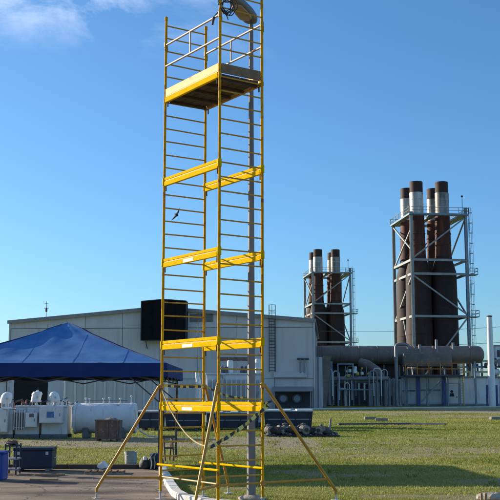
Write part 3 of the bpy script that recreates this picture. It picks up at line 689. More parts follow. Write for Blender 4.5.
# ------------------------------------------------------------------ transformers and tank behind the tent
YT = 41.6; KP = F_PX / YT
def px(x, Y=YT): return (x - 250) * Y / F_PX
def pz(y, Y): return at(250, y, Y).z
def trafo_top(t, x, y, z, d, neck, v=0):
    """oil gauge drum: round drum end seen front-on, on a neck"""
    prof = [(d * .30, -d * .5), (d * .46, -d * .42), (d * .5, -d * .1), (d * .47, d * .2), (d * .36, d * .40), (d * .18, d * .5), (d * .08, d * .52)] if v != 2 else [(d * .36, -d * .5), (d * .44, -d * .45), (d * .44, d * .15), (d * .48, d * .17), (d * .48, d * .25), (d * .36, d * .42), (d * .10, d * .46), (d * .10, d * .58), (d * .04, d * .6)]
    m = MB(); m.lathe(prof, (x, y, z), 20); m.v = [(q[0] + .18 * (q[2] - z) * (1 if x > 0 else -1), q[1], q[2]) for q in m.v]; o = m.build('oil_drum', 'white_enamel', t, True)
    m = MB(); m.lathe([(d * .07, -d * .53), (d * .10, -d * .5), (d * .10, -d * .3)], (x + d * .16, y, z - d * .05), 12, 'y'); m.build('drum_port', 'zinc', o, True)
    m = MB(); m.path([(x - d * .3, y - .1, neck), (x - d * .34, y - .12, z - d * .2), (x - d * .2, y - .12, z + d * .1)], .022, 8); m.build('drum_pipe', 'zinc', o, True)
    m = MB(); m.tube((x, y, neck), (x, y, z - d * .45), .05, n=10); m.lathe([(.10, 0), (.10, .03)], (x, y, neck), 12); m.build('neck', 'trafo_paint', t, True)
def bushing(t, x, y, z, h, mt='porcelain', r=.05):
    prof = []; n = 6
    for i in range(n): prof += [(r * .55, i * h / n), (r, i * h / n + h / n * .35), (r * .55, i * h / n + h / n * .7)]
    prof += [(r * .3, h), (r * .3, h * 1.15)]
    m = MB(); m.lathe(prof, (x, y, z), 12); m.build('bushing', mt, t, True)
def transformer(x0, x1, ytop, label, cab=None, drum=None, fins=None, bush=(), win=None):
    xa, xb = px(x0), px(x1); t = thing('transformer', label, 'transformer', ((xa + xb) / 2, YT, 0), 0, 'transformers behind the tent'); hw = (xb - xa) / 2; zt = pz(ytop, YT)
    cx = (xa + xb) / 2
    m = MB(); m.bbox(-hw, hw, .0, .18, .0, .14, .01); m.build('skid', 'trafo_dark', t); m = MB(); m.bbox(-hw, hw, 1.0, 1.18, .0, .14, .01); m.build('skid', 'trafo_dark', t)
    m = MB(); m.bbox(-hw + .03, hw - .03, .06, 1.15, .14, zt - .06, .02); m.build('tank', 'trafo_paint', t)
    m = MB(); m.bbox(-hw - .01, hw + .01, .02, 1.19, zt - .058, zt, .012); o = m.build('tank_cover', 'trafo_paint', t)
    for k in range(7): m = MB(); q = -hw + .06 + k * (2 * hw - .12) / 6; m.lathe([(.016, 0), (.016, .022)], (q, .05, zt + .001), 6); m.build('bolt', 'zinc', o)
    if fins:
        f0, f1 = px(fins[0]) - cx, px(fins[1]) - cx; n = max(4, int((f1 - f0) / .075))
        for k in range(n): q = f0 + (f1 - f0) * k / (n - 1); m = MB(); m.bbox(q - .014, q + .014, -.24, .055, .34, zt - .18, .006); m.build('radiator_fin', 'trafo_paint', t)
        for z in (.42, zt - .26): m = MB(); m.tube((f0, -.12, z), (f1, -.12, z), .028, n=8); m.build('header_pipe', 'trafo_paint', t, True)
    if cab:
        a, b, c, d = cab; m = MB(); m.bbox(px(a) - cx, px(b) - cx, -.34, .058, pz(d, YT), pz(c, YT), .015); o = m.build('cabinet', 'trafo_paint', t)
        m = MB(); m.bbox(px(a) - cx + .04, px(b) - cx - .04, -.356, -.341, pz(d, YT) + .04, pz(c, YT) - .04, .004); m.build('cabinet_door', 'trafo_paint', o)
        m = MB(); m.bbox(px(b) - cx - .10, px(b) - cx - .08, -.385, -.357, (pz(d, YT) + pz(c, YT)) / 2 - .06, (pz(d, YT) + pz(c, YT)) / 2 + .06, .004); m.build('handle', 'trafo_dark', o)
    if win:
        a, b, c, d, mt = win; m = MB(); m.box(px(a) - cx, px(b) - cx, -.366, -.3575, pz(d, YT), pz(c, YT)); m.build('label_plate', mt, t)
    if drum: trafo_top(t, px(drum[0]) - cx, .25, pz(drum[1], YT), drum[2] / KP, zt, len(bush))
    for q, h in bush: bushing(t, px(q) - cx, .5, zt, h)
    rf = random.Random(int(x0 * 7))
    for k in range(9):
        q = rf.uniform(-hw + .06, hw - .06); y_ = rf.uniform(.08, 1.0); hh = rf.uniform(.05, .2); m = MB()
        if k % 3 == 0: m.bbox(q - .05, q + .05, y_ - .05, y_ + .05, zt + .001, zt + hh, .01)
        elif k % 3 == 1: m.tube((q, y_, zt), (q, y_, zt + hh), .018, n=8); m.lathe([(.045, hh), (.05, hh + .012), (.045, hh + .025)], (q, y_, zt), 10)
        else: m.path([(q, y_, zt), (q, y_, zt + hh * .8), (q + .05, y_, zt + hh), (q + .16, y_, zt + hh), (q + .19, y_, zt + hh * .8), (q + .19, y_, zt)], .016, 6)
        m.build('fitting', ('trafo_paint', 'zinc', 'white_enamel', 'trafo_dark')[k % 4], t, True)
    m = MB(); m.box(-hw + .08, -hw + .22, .045, .059, .5, .6); m.build('rating_plate', 'zinc', t)
    return t, cx, zt
t, cx, zt = transformer(-16, 16.5, 408, 'pale grey transformer with a large door cabinet, leftmost beside the dark doorway', (-2, 12.5, 409, 432), (7.5, 398, 11.5), None, ((-6, .3), (13.5, .22), (0, .3)))
t, cx, zt = transformer(17.5, 42.3, 405.5, 'pale grey finned transformer with a small control box, middle of the left three', (30, 41.2, 412.5, 427), (37.5, 396.5, 11), (18.5, 28.5), ((22, .2), (26, .2)), (34, 38.5, 413.5, 417, 'trafo_dark'))
m = MB(); m.path([(px(17) - cx, .2, zt + .12), (px(20) - cx, .2, zt + .2), (px(24) - cx, .2, zt + .2), (px(27) - cx, .2, zt + .02)], .035, 8); m.build('oil_pipe', 'rust_box', t, True)
t, cx, zt = transformer(43.3, 70, 405.5, 'pale grey transformer with a square blue label on its wide cabinet', (43.5, 66, 406.5, 423), (55.5, 397, 10), None, ((47, .16), (62, .2), (67, .24)), (51, 58, 411.5, 417.5, 'blue_label'))
for q in (60, 64, 68):
    m = MB(); m.path([(px(q) - cx, .1, zt), (px(q) - cx, .1, zt + .18), (px(q + 2) - cx, .1, zt + .24)], .025, 8); m.build('valve_pipe', 'white_enamel', t, True)
for i, (a, b, h0, h1, sg_) in enumerate(((-6, 13.5, 1.62, 1.55, .12), (13.5, 22, 1.55, 1.58, .10), (26, 47, 1.56, 1.52, .14), (47, 67, 1.5, 1.62, .10), (62, 78, 1.5, 1.45, .12))):
    m = MB(); m.path(catenary((px(a), YT + .5, h0), (px(b), YT + .5, h1), sg_), .018, 6)
    tag(m.build('power_cable', 'black_rubber', None, True), ['black cable drooping over the leftmost transformer', 'short black cable linking the first two transformers', 'black cable drooping from the finned transformer to the blue-labelled one', 'black cable drooping over the blue-labelled transformer', 'black cable from the blue-labelled transformer to the white tank'][i], 'cable', 'cables over the transformers')
# horizontal tank
xa, xb = px(74.5), px(136); zc, rr = pz(418.5, YT), 15.0 / KP
t = thing('storage_tank', 'white horizontal cylindrical tank with a flanged end and small top valves', 'tank', ((xa + xb) / 2, YT + .7, 0)); h = (xb - xa) / 2
m = MB(); m.lathe([(rr * .97, -h + .10), (rr, -h + .16), (rr, h - .06), (rr * .98, h - .01), (rr * .9, h), (.05, h + .03)], (0, 0, zc), 36, 'x'); m.build('shell', 'trafo_paint', t, True)
m = MB(); m.lathe([(rr * 1.06, -h), (rr * 1.06, -h + .098)], (0, 0, zc), 36, 'x'); o = m.build('end_flange', 'trafo_paint', t, True)
for k in range(14): a = 2 * math.pi * k / 14; m = MB(); m.lathe([(.022, -h - .02), (.022, -h - .001)], (0, rr * 1.0 * math.cos(a), zc + rr * 1.0 * math.sin(a)), 6, 'x'); m.build('bolt', 'zinc', o)
m = MB(); m.lathe([(rr * 1.025, h - .2), (rr * 1.025, h - .16)], (0, 0, zc), 36, 'x'); m.build('weld_band', 'trafo_paint', t, True)
for x in (-h * .6, h * .55): m = MB(); m.bbox(x - .12, x + .12, -rr * .8, rr * .8, .0, zc - rr * .55, .01); m.build('saddle', 'trafo_dark', t)
for q in (85.5, 89, 103, 109, 120, 131):
    x = px(q) - (xa + xb) / 2; hh = random.uniform(.14, .28)
    m = MB(); m.tube((x, -.1, zc + rr * .96), (x, -.1, zc + rr + hh), .022, n=8); m.lathe([(.05, 0), (.055, .03), (.02, .05)], (x, -.1, zc + rr + hh), 10); m.build('valve', 'white_enamel', t, True)
m = MB(); m.tube((-h * .7, -.1, zc + rr + .10), (h * .72, -.1, zc + rr + .10), .018, n=8); m.build('vent_pipe', 'pipe_grey', t, True)
m = MB(); m.path([(h + .0, .0, zc - .3), (h + .2, 0, zc - .55), (h + .55, -.1, zc - .72), (h + 1.2, -.2, zc - .78)], .03, 8); m.build('hose', 'trafo_paint', t, True)
p = gnd(107, 441); t = thing('rusty_bin', 'rusty brown steel bin standing in front of the white tank', 'bin', (p.x, p.y, 0), R(-3))
m = MB(); 
for (x0, x1, y0, y1) in ((-.46, .46, 0, .03), (-.46, .46, .62, .65), (-.46, -.43, .031, .619), (.43, .46, .031, .619)): m.box(x0, x1, y0, y1, .08, .78)
m.box(-.44, .44, .02, .63, .08, .12); m.build('body', 'rust_box', t)
m = MB()
for x in (-.40, 0, .40): m.box(x - .03, x + .03, -.03, -.002, .06, .79)
m.box(-.48, .48, -.035, -.001, .74, .80); m.build('ribs', 'rust_box', t)
for x in (-.38, .38): m = MB(); m.bbox(x - .05, x + .05, .05, .6, 0, .079, .01); m.build('skid', 'rust_box', t)
lump((.08, .3, .5), (.3, .25, .38), seed=9).build('rubble', 'scrap_pale', t)
# ribbed grey container behind the tank
Yc = 56; t = thing('ribbed_container', 'grey ribbed steel container behind the white tank', 'container', (px(66, Yc), Yc, 0)); wC = px(166, Yc) - px(66, Yc)
m = MB(); m.box(0.03, wC - .03, .05, 2.4, .12, 2.95); m.build('body', 'sheet_grey_b', t)
for k in range(11): x = .06 + k * (wC - .12) / 10; m = MB(); m.bbox(x - .06, x + .06, -.06, .051, .14, 2.9, .01); m.build('rib', 'sheet_grey', t)
for z in (.06, 2.92): m = MB(); m.bbox(0, wC, -.08, .14, z - .06, z + .07, .01); m.build('rail', 'sheet_grey_b', t)
m = MB(); m.box(-.02, wC + .02, -.05, 2.45, 2.995, 3.02); m.build('roof', 'sheet_grey', t)
# transformer seen through the scaffold
Ye = 57; xa, xb = px(206, Ye), px(262, Ye); cx = (xa + xb) / 2; hw = (xb - xa) / 2
t = thing('transformer', 'large blue-grey ribbed transformer with white bushings seen through the scaffold', 'transformer', (cx, Ye, 0), 0, 'transformers behind the tent')
m = MB(); m.bbox(-hw, hw, .2, 2.0, .2, 2.85, .03); m.build('tank', 'trafo_paint', t)
m = MB(); m.bbox(-hw - .04, hw + .04, .15, 2.05, 2.853, 2.95, .02); m.build('tank_cover', 'trafo_paint', t)
m = MB(); m.bbox(-hw, hw, .25, .6, 0, .198, .02); m.build('skid', 'trafo_dark', t); m = MB(); m.bbox(-hw, hw, 1.5, 1.9, 0, .198, .02); m.build('skid', 'trafo_dark', t)
for k in range(12): x = -hw + .12 + k * (2 * hw - .24) / 11; m = MB(); m.bbox(x - .03, x + .03, -.1, .199, .4, 2.6, .01); m.build('radiator_fin', 'trafo_paint', t)
for q, y1 in ((230, 360), (258, 358.5)):
    x = px(q, Ye) - cx; m = MB(); zt = pz(y1, Ye); m.lathe([(.10, 2.95), (.16, 2.97), (.17, 3.1), (.17, zt - .08), (.13, zt)], (x, .6, 0), 16); m.build('bushing', 'white_enamel', t, True)
for q in (222, 226, 242, 246, 250):
    x = px(q, Ye) - cx; m = MB(); m.lathe([(.12, 2.951), (.14, 3.05), (.08, 3.2), (.1, 3.28), (.03, 3.36)], (x, .5, 0), 10); m.build('terminal', 'trafo_dark', t, True)
for x in (px(219, Ye) - cx, px(251, Ye) - cx): m = MB(); m.bbox(x - .06, x + .06, 1.0, 1.12, 2.951, pz(357, Ye), .01); m.build('gantry_post', 'trafo_dark', t)
m = MB(); m.bbox(px(217, Ye) - cx, px(252, Ye) - cx, .98, 1.14, pz(360.5, Ye), pz(356.5, Ye), .01); m.build('gantry_beam', 'rust_box', t)
t = thing('standpipe', 'pale vertical standpipe left of the ribbed transformer', 'pipe', (px(198.5, Ye), Ye, 0))
m = MB(); m.path([(0, 0, 0), (0, 0, 2.6), (-.05, 0, 2.75), (-.05, 0, pz(372, Ye))], [.13, .13, .11, .11], 12); m.build('pipe', 'white_enamel', t, True)
m = MB(); m.lathe([(.2, 1.3), (.21, 1.34), (.2, 1.38)], n=14); m.build('flange', 'trafo_paint', t, True); m = MB(); m.lathe([(.2, .0), (.2, .06)], n=14); m.build('flange', 'trafo_paint', t, True)
# navy open bins in a row
Yb = 51
def navy_bin(x0, x1, ytop, label, cover):
    xa, xb = px(x0, Yb), px(x1, Yb); h = pz(ytop, Yb); t = thing('steel_skip', label, 'skip', ((xa + xb) / 2, Yb, 0), 0, 'navy skips beyond the scaffold'); w = (xb - xa) / 2
    m = MB(); m.add([(-w + .08, 0, .12), (w - .08, 0, .12), (w, -.06, h - .08), (-w, -.06, h - .08), (-w + .08, 1.6, .12), (w - .08, 1.6, .12), (w, 1.66, h - .08), (-w, 1.66, h - .08)],
                    [(0, 1, 2, 3), (5, 4, 7, 6), (1, 5, 6, 2), (4, 0, 3, 7), (4, 5, 1, 0), (3, 2, 6, 7)]); m.build('body', 'navy_paint', t)
    m = MB(); m.bbox(-w - .03, w + .03, -.10, 1.7, h - .078, h - .03, .01); m.build('rim', 'galv_blue', t)
    n = max(3, int(w * 2 / .6))
    for k in range(n): x = -w + .15 + k * (2 * w - .3) / (n - 1); m = MB(); m.beam((x, -.03, .14), (x, -.075, h - .09), .06, .05, (1, 0, 0)); m.build('rib', 'navy_paint', t)
    m = MB(); m.bbox(-w + .1, w - .1, -.065, -.03, h * .52, h * .58, .004); m.build('band', 'galv_blue', t)
    for x in (-w + .3, w - .3): m = MB(); m.bbox(x - .08, x + .08, .1, 1.5, 0, .119, .01); m.build('skid', 'trafo_dark', t)
    if cover:
        q0 = -w
        for a, b, zz in cover: 
            m = MB(); m.bbox(-w + 2 * w * a, -w + 2 * w * b, -.12, 1.72, h - .029, h + zz, .012); m.build('cover_sheet', 'white_enamel', t)
navy_bin(139, 164, 411, 'navy skip with a pale rim behind the left brace', [(.0, .99, .03)])
navy_bin(166, 203, 412.5, 'navy skip between the two left scaffold legs', None)
navy_bin(207, 259, 412, 'long navy skip behind the lamp post', [(.12, .30, .02), (.45, .6, .02)])
navy_bin(264, 312, 410.5, 'navy skip with white cover sheets to the right of the scaffold', [(.0, .56, .05), (.575, .66, .0), (.67, .995, .06)])
# scrap valves on a thin dark layer
Ys = 43.6
underlay = MB(); underlay.bbox(px(266, Ys), px(338, Ys), Ys - .4, Ys + .9, 0, .05, .01); tag(underlay.build('dark_underlay', 'scrap_dark'), 'long thin dark layer under the row of scrap valves', 'underlay')
def valve_proto(t):
    m = MB(); m.lathe([(.10, -.30), (.20, -.295), (.20, -.25), (.11, -.245), (.13, -.15), (.19, -.05), (.19, .05), (.13, .15), (.11, .245), (.20, .25), (.20, .295), (.10, .30)], (0, 0, .22), 18, 'y'); m.build('body', 'scrap_steel', t, True)
    m = MB(); m.lathe([(.19, -.322), (.19, -.298), (.02, -.297)], (0, 0, .22), 18, 'y'); o = m.build('flange_face', 'scrap_pale', t, True)
    m = MB(); m.lathe([(.085, -.345), (.085, -.323)], (0, 0, .22), 14, 'y'); m.build('bore', 'scrap_dark', o, True)
    m = MB(); m.tube((0, 0, .38), (0, .0, .50), .05, n=10); m.lathe([(.11, .44), (.11, .47)], (0, 0, 0), 14); m.build('bonnet', 'scrap_steel', t, True)
def motor_proto(t):
    m = MB(); m.lathe([(.05, -.28), (.12, -.26), (.16, -.2), (.16, .2), (.12, .26), (.04, .28)], (0, 0, .18), 16, 'x'); m.build('casing', 'scrap_dark', t, True)
    for k in range(9): m = MB(); x = -.16 + k * .04; m.lathe([(.175, x - .007), (.175, x + .007)], (0, 0, .18), 16, 'x'); m.build('cooling_fin', 'scrap_dark', t)
    m = MB(); m.lathe([(.05, .281), (.055, .36), (.03, .38)], (0, 0, .18), 12, 'x'); m.build('shaft', 'scrap_pale', t, True)
    m = MB(); m.bbox(-.14, .14, -.17, .17, 0, .03, .006); m.build('foot', 'scrap_dark', t)
items = [('v', 268, .1, 25, .9, 'tilted scrap valve at the left end of the row on the dark layer'), ('m', 276, -.15, -35, 1.0, 'dark scrap motor with a pale shaft, first from the scaffold'),
         ('v', 284.5, .15, -64, 1.0, 'pale scrap valve turned sideways between two dark motors'), ('m', 292, -.1, -25, 1.05, 'dark scrap motor with a pale shaft in the middle of the scrap row'),
         ('v', 302.5, 0, 22, 1.0, 'scrap valve with its round flange turned towards the camera, left of two'), ('m', 311.5, -.05, -160, .95, 'dark scrap motor lying between the two round flanged valves'),
         ('v', 320.5, .05, -30, .92, 'scrap valve with its round flange turned towards the camera, right of two')]
protos = {}
for kind, x, dy, rz, sc, lab in items:
    nm, ct = ('pipe_valve', 'valve') if kind == 'v' else ('electric_motor', 'motor')
    if kind not in protos:
        t = thing(nm, lab, ct, (0, 0, 0), 0, 'scrap machine parts in a row'); (valve_proto if kind == 'v' else motor_proto)(t); protos[kind] = t
    else: t = copy_tree(protos[kind]); t['label'] = lab
    t.location = (px(x, Ys), Ys + dy, .052); t.rotation_euler = (0, 0, R(rz)); t.scale = (sc, sc, sc)
m = MB(); m.path([(px(325, Ys), Ys + .2, .05), (px(329, Ys), Ys + .2, .35), (px(330, Ys), Ys + .2, .75)], [.09, .06, .035], 9); tag(m.build('scrap_bracket', 'scrap_pale', None, True), 'pale upright scrap bracket at the right end of the row', 'bracket')
for i, (x, sc) in enumerate(((327.5, 1.0), (333, .7))):
    o = lump((0, 0, 0), (.22 * sc, .2 * sc, .2 * sc), seed=20 + i).build('scrap_lump', 'scrap_dark'); o.location = (px(x, Ys), Ys - .05, .05 if i == 0 else .045); tag(o, ['low dark scrap lump beside the upright bracket', 'small dark scrap lump at the far right end of the dark layer'][i], 'scrap')
m = MB(); r_ = random.Random(8)
for k in range(150):
    x_, y_ = px(r_.uniform(267, 336), Ys), Ys + r_.uniform(-.38, .7); q = r_.uniform(.03, .10); z_ = .05 + abs(r_.gauss(0, .04)); a_ = [r_.uniform(.5, 1.2) for _ in range(6)]
    m.add([(x_ + q * a_[0], y_, z_), (x_ - q * a_[1], y_, z_ + q * .1), (x_, y_ + q * a_[2], z_), (x_, y_ - q * a_[3], z_ + q * .1), (x_, y_, z_ + q * a_[4]), (x_, y_, z_ - q * .8)], [(0, 2, 4), (2, 1, 4), (1, 3, 4), (3, 0, 4), (2, 0, 5), (1, 2, 5), (3, 1, 5), (0, 3, 5)], k % 3)
tag(m.build('rubble', ['scrap_dark', 'scrap_steel', 'scrap_pale']), 'small dark and pale rubble heaped among the scrap valves', 'rubble', kind='stuff')
# lumps and a long thin dark line out on the turf
for i, (x, y, s) in enumerate(((370, 419.5, .42), (381.5, 421.0, .42), (497, 419.5, .5))):
    p = gnd(x, y); m = MB(); m.bbox(-s, s, -.2, .2, -.02, .2, .03); o = m.build('concrete_block', 'wood_grey'); o.location = p; o.rotation_euler = (0, 0, R((4, -6, 10)[i]))
    tag(o, ['low concrete block on the far turf, left of the close pair', 'low concrete block on the far turf, right of the close pair', 'low concrete block on the far turf at the right edge'][i], 'block', 'blocks on the far turf')
m = MB(); m.path([gnd(338, 425.0), gnd(372, 424.6), gnd(410, 424.3), gnd(446, 424.9)], .10, 8); tag(m.build('dark_strip', 'pipe_dark', None, True), 'long thin dark line across the far turf', 'pipe')

# ------------------------------------------------------------------ warehouse
WL = Vector((px(11, 138.2), 138.2, 0)); WR = Vector((px(313, 135), 135, 0)); WW = (WR - WL).length; wrz = math.atan2(WR.y - WL.y, WR.x - WL.x)
ware = thing('warehouse', 'long pale grey metal warehouse with a low gable behind the tent', 'warehouse', WL, wrz)
WI = (Matrix.Translation(WL) @ Matrix.Rotation(wrz, 4, 'Z')).inverted()
def fac(x, y):
    """facade coordinates (u, z) of a picture point"""
    a = at(x, y, 100); d = a - Vector((0, 0, EYE)); dirw = (WR - WL).normalized(); nrm = Vector((-dirw.y, dirw.x, 0))
    t = (WL - Vector((0, 0, EYE))).dot(nrm) / d.dot(nrm); q = WI @ (Vector((0, 0, EYE)) + d * t); return q.x, q.z
ZL, ZR_ = fac(11, 322.5)[1], fac(313, 319)[1]; ZEV = (ZL + ZR_) / 2; UR, ZRG = fac(162, 307.5); UR = WW / 2
def roofz(u): return ZEV + (ZRG - ZEV) * (1 - abs(u - UR) / UR)
ZG = fac(162, 328)[1]; ZM = fac(300, 379)[1]
du0, du1, dz = fac(14, 382)[0], fac(48, 382)[0], fac(48, 376)[1]
m = MB(); m.add([(0, .2, 0), (WW, .2, 0), (WW, .2, roofz(WW) - .05), (UR, .2, ZRG - .05), (0, .2, roofz(0) - .05), (0, 45, 0), (WW, 45, 0), (WW, 45, roofz(WW) - .05), (UR, 45, ZRG - .05), (0, 45, roofz(0) - .05)],
                [(0, 1, 2, 3, 4), (6, 5, 9, 8, 7), (1, 6, 7, 2), (5, 0, 4, 9)]); m.build('inner_shell', 'sheet_trim', ware)
nb = 8; bw = WW / nb; gp = .03
def prism(pts, y0, y1):
    n = len(pts); m = MB(); m.add([(u, y0, z) for u, z in pts] + [(u, y1, z) for u, z in pts], [tuple(range(n)), tuple(range(2 * n - 1, n - 1, -1))] + [((i + 1) % n, i, i + n, (i + 1) % n + n) for i in range(n)]); return m
for i in range(nb):
    a, b = i * bw + gp, (i + 1) * bw - gp
    for r, (z0, z1) in enumerate(((0.02, ZM), (ZM + .06, ZG - .03), (ZG + .05, None))):
        y0 = random.uniform(-.015, .015)
        if z1 is None:
            pts = [(a, z0), (b, z0), (b, roofz(b) - .1)] + ([(UR, ZRG - .1)] if a < UR < b else []) + [(a, roofz(a) - .1)]
            prism(pts, y0, .19).build('wall_panel', 'sheet_grey', ware)
        elif r == 0 and a < du1:                      # leave the doorway free
            if a < du0 - .1: prism([(a, z0), (du0, z0), (du0, z1), (a, z1)], y0, .19).build('wall_panel', 'sheet_grey', ware)
            if b > du1 + .1: prism([(max(a, du1), z0), (b, z0), (b, z1), (max(a, du1), z1)], y0, .19).build('wall_panel', 'sheet_grey', ware)
        else:
            prism([(a, z0), (b, z0), (b, z1), (a, z1)], y0, .19).build('wall_panel', ('sheet_grey', 'sheet_grey', 'sheet_grey_b')[(i * 2 + r) % 3], ware)
m = MB(); m.box(du0, du1, .10, .195, 0, ZM - .05); o = m.build('doorway', 'opening_shade', ware, label='wide doorway filled with black for its unlit inside')  # black panel stands in for the shade inside the door
for s, (u0, u1) in enumerate(((-.35, UR), (UR, WW + .35))):
    za, zb = roofz(u0), roofz(u1)
    m = MB(); m.add([(u0, -.45, za), (u1, -.45, zb), (u1, 45.4, zb), (u0, 45.4, za), (u0, -.45, za + .12), (u1, -.45, zb + .12), (u1, 45.4, zb + .12), (u0, 45.4, za + .12)],
                    [(0, 3, 2, 1), (4, 5, 6, 7), (0, 1, 5, 4), (1, 2, 6, 5), (2, 3, 7, 6), (3, 0, 4, 7)]); r = m.build('roof', 'roof_sheet', ware)
    m = MB(); m.add([(u0, -.52, za - .30), (u1, -.52, zb - .30), (u1, -.455, zb - .30), (u0, -.455, za - .30), (u0, -.52, za + .16), (u1, -.52, zb + .16), (u1, -.455, zb + .16), (u0, -.455, za + .16)],
                    [(0, 3, 2, 1), (4, 5, 6, 7), (0, 1, 5, 4), (1, 2, 6, 5), (2, 3, 7, 6), (3, 0, 4, 7)]); m.build('verge_trim', 'sheet_trim', r)
for u in (-.12, WW + .12): m = MB(); m.bbox(u - .12, u + .12, -.12, .2, 0, roofz(u) - .1, .02); m.build('corner_trim', 'sheet_grey', ware)
# black hood on the gable
(a, zb), (b, zt) = fac(143, 341), fac(188, 302); zr = fac(165, 300.3)[1]
pts = [(a, zb), (b, zb), (b, zt), ((a + b) / 2, zr), (a, zt)]; prism(pts, -1.6, -.02).build('gable_hood', 'black_sheet', ware, label='big black box mounted on the gable peak')
hood = [o_ for o_ in ware.children if o_.name.startswith('gable_hood')][0]
for p0, p1 in zip(pts, pts[1:] + pts[:1]): m = MB(); m.beam((p0[0], -1.63, p0[1]), (p1[0], -1.63, p1[1]), .10, .16, (0, 1, 0)); m.build('hood_frame', 'pipe_dark', hood)
for q in (.25, .5, .75): u_ = a + (b - a) * q; m = MB(); m.bbox(u_ - .03, u_ + .03, -1.64, -1.602, zb + .05, zt + (zr - zt) * (1 - abs(q - .5) * 2) - .08, .005); m.build('hood_seam', 'black_sheet', hood)
for q in (.1, .9): u_ = a + (b - a) * q; m = MB(); m.beam((u_, -1.4, zb - .01), (u_, -.06, zb - 1.0), .10, .10); m.build('hood_bracket', 'pipe_dark', hood)
(a, zb), (b, zt) = fac(190, 322), fac(213, 314); o = MB(); o.box(a, b, -.10, -.02, zb, zt); o = o.build('louvre', 'sheet_trim', ware)
n = 6
for k in range(n): z = zb + (zt - zb) * (k + .5) / n; m = MB(); m.beam((a + .05, -.13, z), (b - .05, -.13, z), .05, .12, (0, .6, .8)); m.build('slat', 'sheet_trim', o)
# roof antenna
u, z = fac(40, 316); m = MB(); zt = fac(40, 299)[1]; m.tube((u, 3, z - .6), (u, 3, zt), .05, .03, n=8)
for q, wd in ((.55, .35), (.7, .3), (.85, .25)): zz = z + (zt - z) * q; m.beam((u - wd, 3, zz), (u + wd, 3, zz), .04, .04)
m.lathe([(.12, 0), (.15, .1), (.15, .5), (.1, .6)], (u, 3, z + (zt - z) * .35), 10); m.build('antenna', 'pipe_dark', ware)
# caged ladder up to the roof
ul, zl0 = fac(272.5, 372); zl1 = fac(272.5, 305)[1]
lad = bpy.data.objects.new('caged_ladder', None); COL.objects.link(lad); lad.parent = ware
for s in (-.42, .42): m = MB(); m.beam((ul + s, -.30, zl0), (ul + s, -.30, zl1), .09, .09); m.build('stringer', 'pipe_dark', lad)
rm = MB(); rm.tube((-.42, 0, 0), (.42, 0, 0), .035, n=6); rmm = rm.mesh('rung', 'pipe_dark')
z = zl0 + .2
while z < zl1 - .4: link('rung', rmm, lad, (ul, -.30, z)); z += .38
hm = MB(); hm.path([(.42, 0, 0), (.46, -.35, 0), (.25, -.72, 0), (0, -.80, 0), (-.25, -.72, 0), (-.46, -.35, 0), (-.42, 0, 0)], .03, 6, False); hmm = hm.mesh('cage_hoop', 'pipe_dark')
z = zl0 + 2.2
while z < zl1: link('cage_hoop', hmm, lad, (ul, -.30, z)); z += .95
for s in (-.42, 0, .42): m = MB(); y = -1.08 if s == 0 else -.72; m.beam((ul + s, y, zl0 + 2.2), (ul + s, y, zl1), .05, .03); m.build('cage_strap', 'pipe_dark', lad)
# ledge band, pipe pair and shed at the right end of the facade
(a, z0), (b, z1) = fac(274, 377.5), fac(307, 372); m = MB(); m.bbox(a, b, -.5, -.03, z0, z1, .03); m.build('ledge', 'sheet_grey_b', ware)
pp = bpy.data.objects.new('pipe_pair', None); COL.objects.link(pp); pp.parent = ware
for q in (300.5, 304.5): u, z0 = fac(q, 373); z1 = fac(q, 359)[1]; m = MB(); m.tube((u, -.45, z0), (u, -.45, z1), .12, n=10); m.build('pipe', 'pipe_grey', pp, True)
u0, z = fac(297, 359); u1 = fac(309, 359)[0]; m = MB(); m.tube((u0, -.45, z), (u1, -.45, z), .14, n=10); m.build('pipe', 'pipe_dark', pp, True)
shed = thing('lean_to_shed', 'low dark lean-to shed with two round fans against the warehouse', 'shed', WL, wrz)
a, zt = fac(275, 387.5); b = fac(312, 387.5)[0]; ze = fac(290, 391.5)[1]
m = MB(); m.add([(a - .3, -3.0, ze), (b + .1, -3.0, ze), (b + .1, -.06, zt), (a - .3, -.06, zt), (a - .3, -3.0, ze + .12), (b + .1, -3.0, ze + .12), (b + .1, -.06, zt + .12), (a - .3, -.06, zt + .12)],
                [(0, 3, 2, 1), (4, 5, 6, 7), (0, 1, 5, 4), (1, 2, 6, 5), (2, 3, 7, 6), (3, 0, 4, 7)]); m.build('roof', 'sheet_trim', shed)
for u in (a, b - .2): m = MB(); m.bbox(u, u + .14, -2.8, -2.66, 0, ze - .005, .01); m.build('post', 'sheet_trim', shed)
m = MB(); m.box(a, b, -1.6, -1.5, 0.02, ze + .1); m.build('back_board', 'hall_dark', shed)
for q in (284, 297.5):
    u, z = fac(q, 398.5); m = MB(); m.lathe([(.55, -.45), (.62, -.4), (.62, -.05), (.55, 0)], (u, -1.6, z), 22, 'y'); o = m.build('fan', 'pipe_dark', shed, True)
    m = MB(); m.lathe([(.42, -.47), (.42, -.451)], (u, -1.6, z), 20, 'y'); m.build('fan_grille', 'pipe_grey', o, True)
